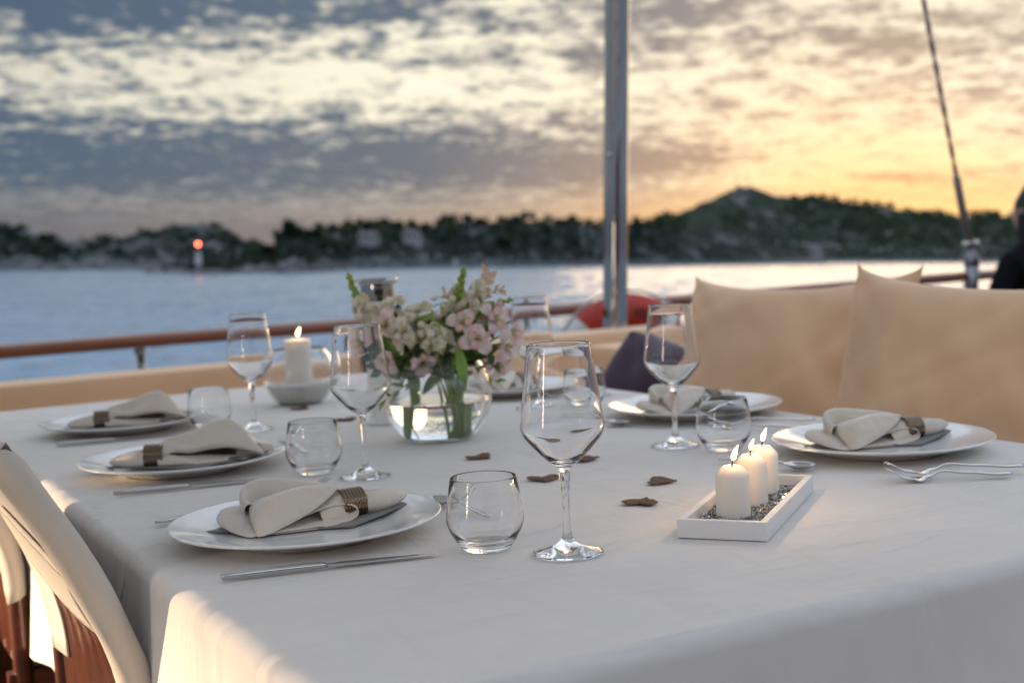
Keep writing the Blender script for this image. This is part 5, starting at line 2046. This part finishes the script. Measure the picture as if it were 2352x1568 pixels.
def stem_path(head, foot=None):
    if foot is None:
        k = -1 if head.x < -0.03 else 1
        foot = Vector((-0.044 + r5.uniform(-.007, .007), r5.uniform(-.012, .012), 0.012)) if k < 0 else Vector((0.026 + r5.uniform(-.013, .013), r5.uniform(-.016, .016), 0.012))
    neck = Vector((max(-0.045, min(0.045, head.x * 0.4 + (foot.x) * 0.3)), r5.uniform(-.02, .02) + head.y * 0.3, 0.128))
    mid = foot.lerp(neck, 0.5) + Vector((0.004, 0, 0))
    return curve_pts([foot, mid, neck, neck.lerp(head, 0.55) + Vector((0, 0, 0.012)), head], 18)


def stem(t_, head, rad=0.0021, foot=None):
    pts = stem_path(head, foot)
    MB().tube(pts, [rad * 1.15] * 6 + [rad] * 12, 7).build('stem', M_STEM, t_)
    return pts


def add_leaves(t_, pts, cnt, kinds=(0, 1), lo=8, hi=16, sc=1.0):
    for k in range(cnt):
        i = r5.randint(lo, hi)
        d = Vector((r5.uniform(-1, 1), r5.uniform(-1, 0.6), r5.uniform(-0.2, 1.0))).normalized()
        o = obj('leaf', LEAFS[r5.choice(kinds)], t_)
        s_ = sc * r5.uniform(0.7, 1.1)
        o.matrix_local = aim_y(pts[i], d) @ Matrix.Diagonal((s_, s_, s_, 1))


def alstroemeria(px, py, Yd, face, label, sc=1.0, bud=False, leaves=2):
    head = V3(px, py, Yd)
    t_ = thing('alstroemeria', label, 'flower', VM)
    tag(t_, group='flowers of the bouquet')
    f_ = Vector(face).normalized()
    pts = stem(t_, head - f_ * 0.008 * sc)
    if bud:
        o = obj('bud', PBUD, t_)
        o.matrix_local = aim(head - f_ * 0.012, f_) @ Matrix.Diagonal((sc, sc, sc, 1))
    else:
        spin = r5.uniform(0, 6.28)
        H = obj('flower_head', RECEPT, t_)
        H.matrix_local = aim(head - f_ * 0.010 * sc, f_, spin) @ Matrix.Diagonal((sc, sc, sc, 1))
        obj('stamens', STAM, H)
        for k in range(3):
            o = obj('petal', PET_O[k], H)
            o.matrix_local = Matrix.Rotation(k * 2.094 + r5.uniform(-.12, .12), 4, 'Z') @ Matrix.Rotation(r5.uniform(-.25, .40), 4, 'X')
            o = obj('petal', PET_I[k], H)
            o.matrix_local = Matrix.Rotation(k * 2.094 + 1.047 + r5.uniform(-.12, .12), 4, 'Z') @ Matrix.Rotation(r5.uniform(-.10, .40), 4, 'X') @ Matrix.Translation((0, 0, 0.001))
    add_leaves(t_, pts, leaves)


A = alstroemeria
A(905, 745, -0.045, (-0.2, -1, 0.35), 'pink speckled lily at the left of the bouquet, facing forward')
A(912, 822, -0.050, (-0.35, -1, -0.35), 'pink lily hanging low at the left over the vase rim')
A(985, 836, -0.065, (0.0, -1, -0.30), 'small pink lily drooping over the middle of the vase rim', 0.88)
A(1082, 748, -0.050, (0.1, -1, 0.30), 'pink lily with crimson marks in the upper right cluster', 1.0)
A(1108, 788, -0.065, (0.15, -1, 0.10), 'large open pink lily in the middle of the right cluster', 1.12)
A(1148, 742, -0.030, (0.45, -1, 0.35), 'pink lily at the top of the right cluster', 1.0)
A(1168, 808, -0.035, (0.75, -1, -0.15), 'pale pink lily opening sideways at the right edge of the bouquet', 1.12)
A(1150, 840, -0.030, (0.55, -0.8, -0.75), 'pale pink lily hanging down at the right of the vase', 1.15)
A(1186, 772, 0.005, (0.9, -0.6, 0.1), 'pale pink lily farthest out at the right of the bouquet', 1.0)
A(846, 778, -0.020, (-0.7, -1, -0.05), 'pink lily seen through the stemmed glass left of the vase', 1.0)
A(945, 770, -0.055, (-0.05, -1, 0.1), 'whitish pink lily beside the cream florets', 0.95)
A(862, 725, -0.015, (-0.55, -0.35, 0.75), 'closed pink lily bud at the upper left', 0.95, True)
A(1156, 716, 0.0, (0.55, -0.3, 0.8), 'closed pink lily bud at the upper right', 0.85, True)


def snapdragon(pts_px, label, flor, buds, cream=True, leaves=2):
    """spike: florets on the lower half, green buds towards the tip"""
    path = curve_pts([V3(*p) for p in pts_px], 24)
    t_ = thing('snapdragon', label, 'flower', VM)
    tag(t_, group='flowers of the bouquet')
    pp = stem(t_, path[0])
    MB().tube(path, [0.0022 - 0.0012 * i / 23 for i in range(24)], 6).build('spike', M_STEM, t_)
    for k in range(flor):
        f_ = 0.02 + 0.60 * k / max(1, flor - 1) * (0.9 if buds else 1.6)
        i = min(22, int(f_ * 23))
        d0 = (path[i + 1] - path[i]).normalized()
        a = k * 2.4
        o_ = d0.orthogonal().normalized()
        sd_ = (o_ * math.cos(a) + d0.cross(o_) * math.sin(a) + d0 * 0.35 + Vector((0, -0.5, 0))).normalized()
        o = obj('floret', FLOR[k % 4] if k % 5 != 4 else CBUD, t_)
        s_ = (1.25 - 0.45 * f_) * r5.uniform(0.9, 1.12)
        o.matrix_local = aim(path[i] + sd_ * 0.010, sd_, r5.uniform(0, 6)) @ Matrix.Diagonal((s_, s_, s_, 1))
    for k in range(buds):
        f_ = (0.42 if flor else 0.05) + (0.57 if flor else 0.94) * k / max(1, buds - 1)
        i = min(22, int(f_ * 23))
        d0 = (path[i + 1] - path[i]).normalized()
        a = k * 2.4
        o_ = d0.orthogonal().normalized()
        sd_ = (o_ * math.cos(a) + d0.cross(o_) * math.sin(a)) * (1.0 if f_ < 0.95 else 0.05) + d0 * (0.75 + 0.6 * f_)
        o = obj('bud', BUD, t_)
        s_ = (1.35 - 0.65 * f_) * r5.uniform(0.9, 1.1)
        o.matrix_local = aim(path[i], sd_.normalized(), 0) @ Matrix.Diagonal((s_, s_, s_, 1))
    add_leaves(t_, pp, leaves, (0, 1, 2))


snapdragon([(880, 748, -0.02), (848, 715, -0.015), (838, 670, -0.01), (822, 620, -0.005)], 'tall snapdragon with green tip at the upper left of the bouquet', 9, 26)
snapdragon([(1050, 730, 0.0), (1066, 700, 0.0), (1076, 660, 0.0), (1086, 622, 0.0)], 'tall snapdragon with green tip at the upper right of the bouquet', 7, 26)
snapdragon([(1105, 730, 0.02), (1130, 710, 0.02), (1160, 700, 0.02), (1190, 694, 0.02)], 'green budded sprig pointing sideways at the right', 0, 18)
snapdragon([(945, 745, -0.03), (965, 720, -0.02), (1000, 705, -0.01), (1040, 695, 0.0)], 'cream snapdragon lying across the top of the bouquet', 11, 0)
snapdragon([(985, 800, -0.06), (1000, 775, -0.055), (1010, 750, -0.05), (1012, 722, -0.04)], 'cream snapdragon in the middle of the bouquet', 11, 5)
snapdragon([(1040, 815, -0.06), (1035, 790, -0.058), (1030, 765, -0.05), (1045, 738, -0.04)], 'cream snapdragon low in the middle right of the bouquet', 9, 4)
snapdragon([(925, 775, -0.05), (940, 762, -0.05), (955, 745, -0.045), (960, 725, -0.04)], 'cream snapdragon cluster left of the middle', 9, 0)
snapdragon([(1085, 725, -0.02), (1100, 705, -0.015), (1112, 685, -0.01), (1118, 660, -0.005)], 'pale cream snapdragon between the green tip and dried leaves', 8, 0)
snapdragon([(880, 715, 0.0), (905, 705, 0.0), (925, 700, 0.0), (940, 690, 0.0)], 'cream snapdragon in front of the lantern cap', 7, 0)
snapdragon([(1020, 812, -0.055), (1008, 800, -0.06), (995, 778, -0.06), (985, 765, -0.055)], 'fresh green sprig in the heart of the bouquet', 0, 20, leaves=4)


snapdragon([(960, 800, -0.07), (950, 785, -0.075), (945, 765, -0.075), (940, 745, -0.07)], 'white cream blossom cluster at the front left of the bouquet', 9, 0, leaves=1)
snapdragon([(1010, 810, -0.08), (1018, 795, -0.085), (1022, 780, -0.085), (1020, 765, -0.08)], 'yellowish cream blossom cluster at the front middle of the bouquet', 7, 0, leaves=1)


def sprig(label, pts_px, me, cnt, sc, spread=1.0, m=None, name='leafy_sprig'):
    path = curve_pts([V3(*p) for p in pts_px], 20)
    t_ = thing(name, label, 'sprig', VM)
    tag(t_, group='greenery of the bouquet')
    stem(t_, path[0])
    MB().tube(path, [0.0016 - 0.0009 * i / 19 for i in range(20)], 6).build('twig', m or M_STEM, t_)
    for k in range(cnt):
        i = min(18, 2 + int(17 * k / cnt))
        d0 = (path[i + 1] - path[i]).normalized()
        s0 = Vector((0, 1, 0)).cross(d0).normalized() * (1 if k % 2 else -1)
        d = (d0 * 0.8 + s0 * spread + Vector((r5.uniform(-.3, .3), r5.uniform(-.5, .2), r5.uniform(-.3, .3)))).normalized()
        o = obj('leaf', me if not isinstance(me, list) else r5.choice(me), t_)
        s_ = sc * r5.uniform(0.75, 1.15)
        o.matrix_local = aim_y(path[i], d, (r5.uniform(-.4, .4), -1, r5.uniform(0, .6))) @ Matrix.Diagonal((s_, s_, s_, 1))


sprig('dried beige leaf sprig standing up at the right', [(1085, 720, 0.02), (1110, 690, 0.02), (1130, 655, 0.02), (1145, 625, 0.02)], DRYL, 11, 0.95, 0.8, M_DRY, 'dried_sprig')
sprig('dried beige twig arching over at the far right', [(1110, 700, 0.03), (1140, 670, 0.03), (1165, 660, 0.03), (1182, 672, 0.03)], DRYL, 8, 0.6, 0.7, M_DRY, 'dried_sprig')
sprig('dried beige twig behind the cream flowers', [(1050, 720, 0.03), (1060, 690, 0.03), (1050, 670, 0.03), (1030, 668, 0.03)], DRYL, 6, 0.7, 0.6, M_DRY, 'dried_sprig')
sprig('blue green leaf sprig at the left under the pink lily', [(900, 850, -0.01), (880, 840, -0.01), (865, 815, -0.01), (850, 760, -0.01)], EUCL, 8, 1.0, 1.0)
sprig('dark leaves filling the heart of the bouquet', [(970, 880, -0.03), (965, 840, -0.04), (960, 800, -0.04), (965, 760, -0.03)], [LEAFS[0], LEAFS[1], LEAFS[2]], 16, 0.8)
sprig('dark leaves above the right side of the vase rim', [(1050, 880, -0.03), (1055, 840, -0.04), (1060, 800, -0.04), (1070, 760, -0.03)], [LEAFS[0], LEAFS[1], LEAFS[2]], 16, 0.8)
sprig('dark leaves above the left side of the vase rim', [(930, 880, -0.01), (925, 845, -0.02), (915, 800, -0.02), (905, 770, -0.02)], [LEAFS[0], LEAFS[1]], 12, 0.75)
sprig('dark leaves at the back of the bouquet', [(1010, 860, 0.03), (1010, 820, 0.03), (1015, 780, 0.03), (1020, 730, 0.03)], [LEAFS[0], LEAFS[1]], 16, 0.9)
sprig('thin twig drooping over the right rim of the vase', [(1075, 820, -0.03), (1105, 835, -0.03), (1130, 870, -0.03), (1170, 905, -0.02)], LEAFS[3], 5, 0.8, 0.6)
sprig('thin twig reaching down at the left of the vase', [(960, 870, -0.03), (935, 890, -0.045), (910, 905, -0.05), (880, 925, -0.05)], LEAFS[3], 5, 0.8, 0.6)


def single_leaf(label, p0, d, me, sc, n_=(0, -1, 0.3)):
    t_ = thing('broad_leaf', label, 'leaf', VM)
    tag(t_, group='greenery of the bouquet')
    P0 = V3(*p0)
    stem(t_, P0)
    o = obj('leaf', me, t_)
    o.matrix_local = aim_y(P0, d, n_) @ Matrix.Diagonal((sc, sc, sc, 1))


single_leaf('long fresh leaf hanging down in front of the vase', (1068, 800, -0.07), (0.12, -0.15, -1), LEAFS[2], 1.0, (0.2, -1, 0.1))
single_leaf('dark leaf sticking out sideways at the right', (1125, 768, -0.02), (1, -0.1, 0.30), LEAFS[1], 1.05, (0, -0.6, 1))
single_leaf('dark pointed leaf standing up left of the middle', (930, 745, -0.01), (0.05, 0, 1), LEAFS[1], 0.85, (0.3, -1, 0))
single_leaf('slim dark leaf pointing up beside the cream flowers', (955, 730, 0.0), (0.7, 0, 0.8), LEAFS[0], 0.7, (-0.6, -0.6, 0.5))
single_leaf('slim dark leaf beside the upper right tip', (1115, 735, -0.01), (-0.55, 0, 0.9), LEAFS[0], 0.7, (0.6, -0.6, 0.5))
single_leaf('dark leaf hanging between the low pink lilies', (930, 815, -0.05), (0.15, -0.1, -1), LEAFS[1], 0.75, (0.2, -1, 0.1))
single_leaf('dark leaf under the hanging lily at the right', (1125, 815, -0.04), (0.7, -0.2, -0.9), LEAFS[0], 0.8, (0.3, -1, 0.3))
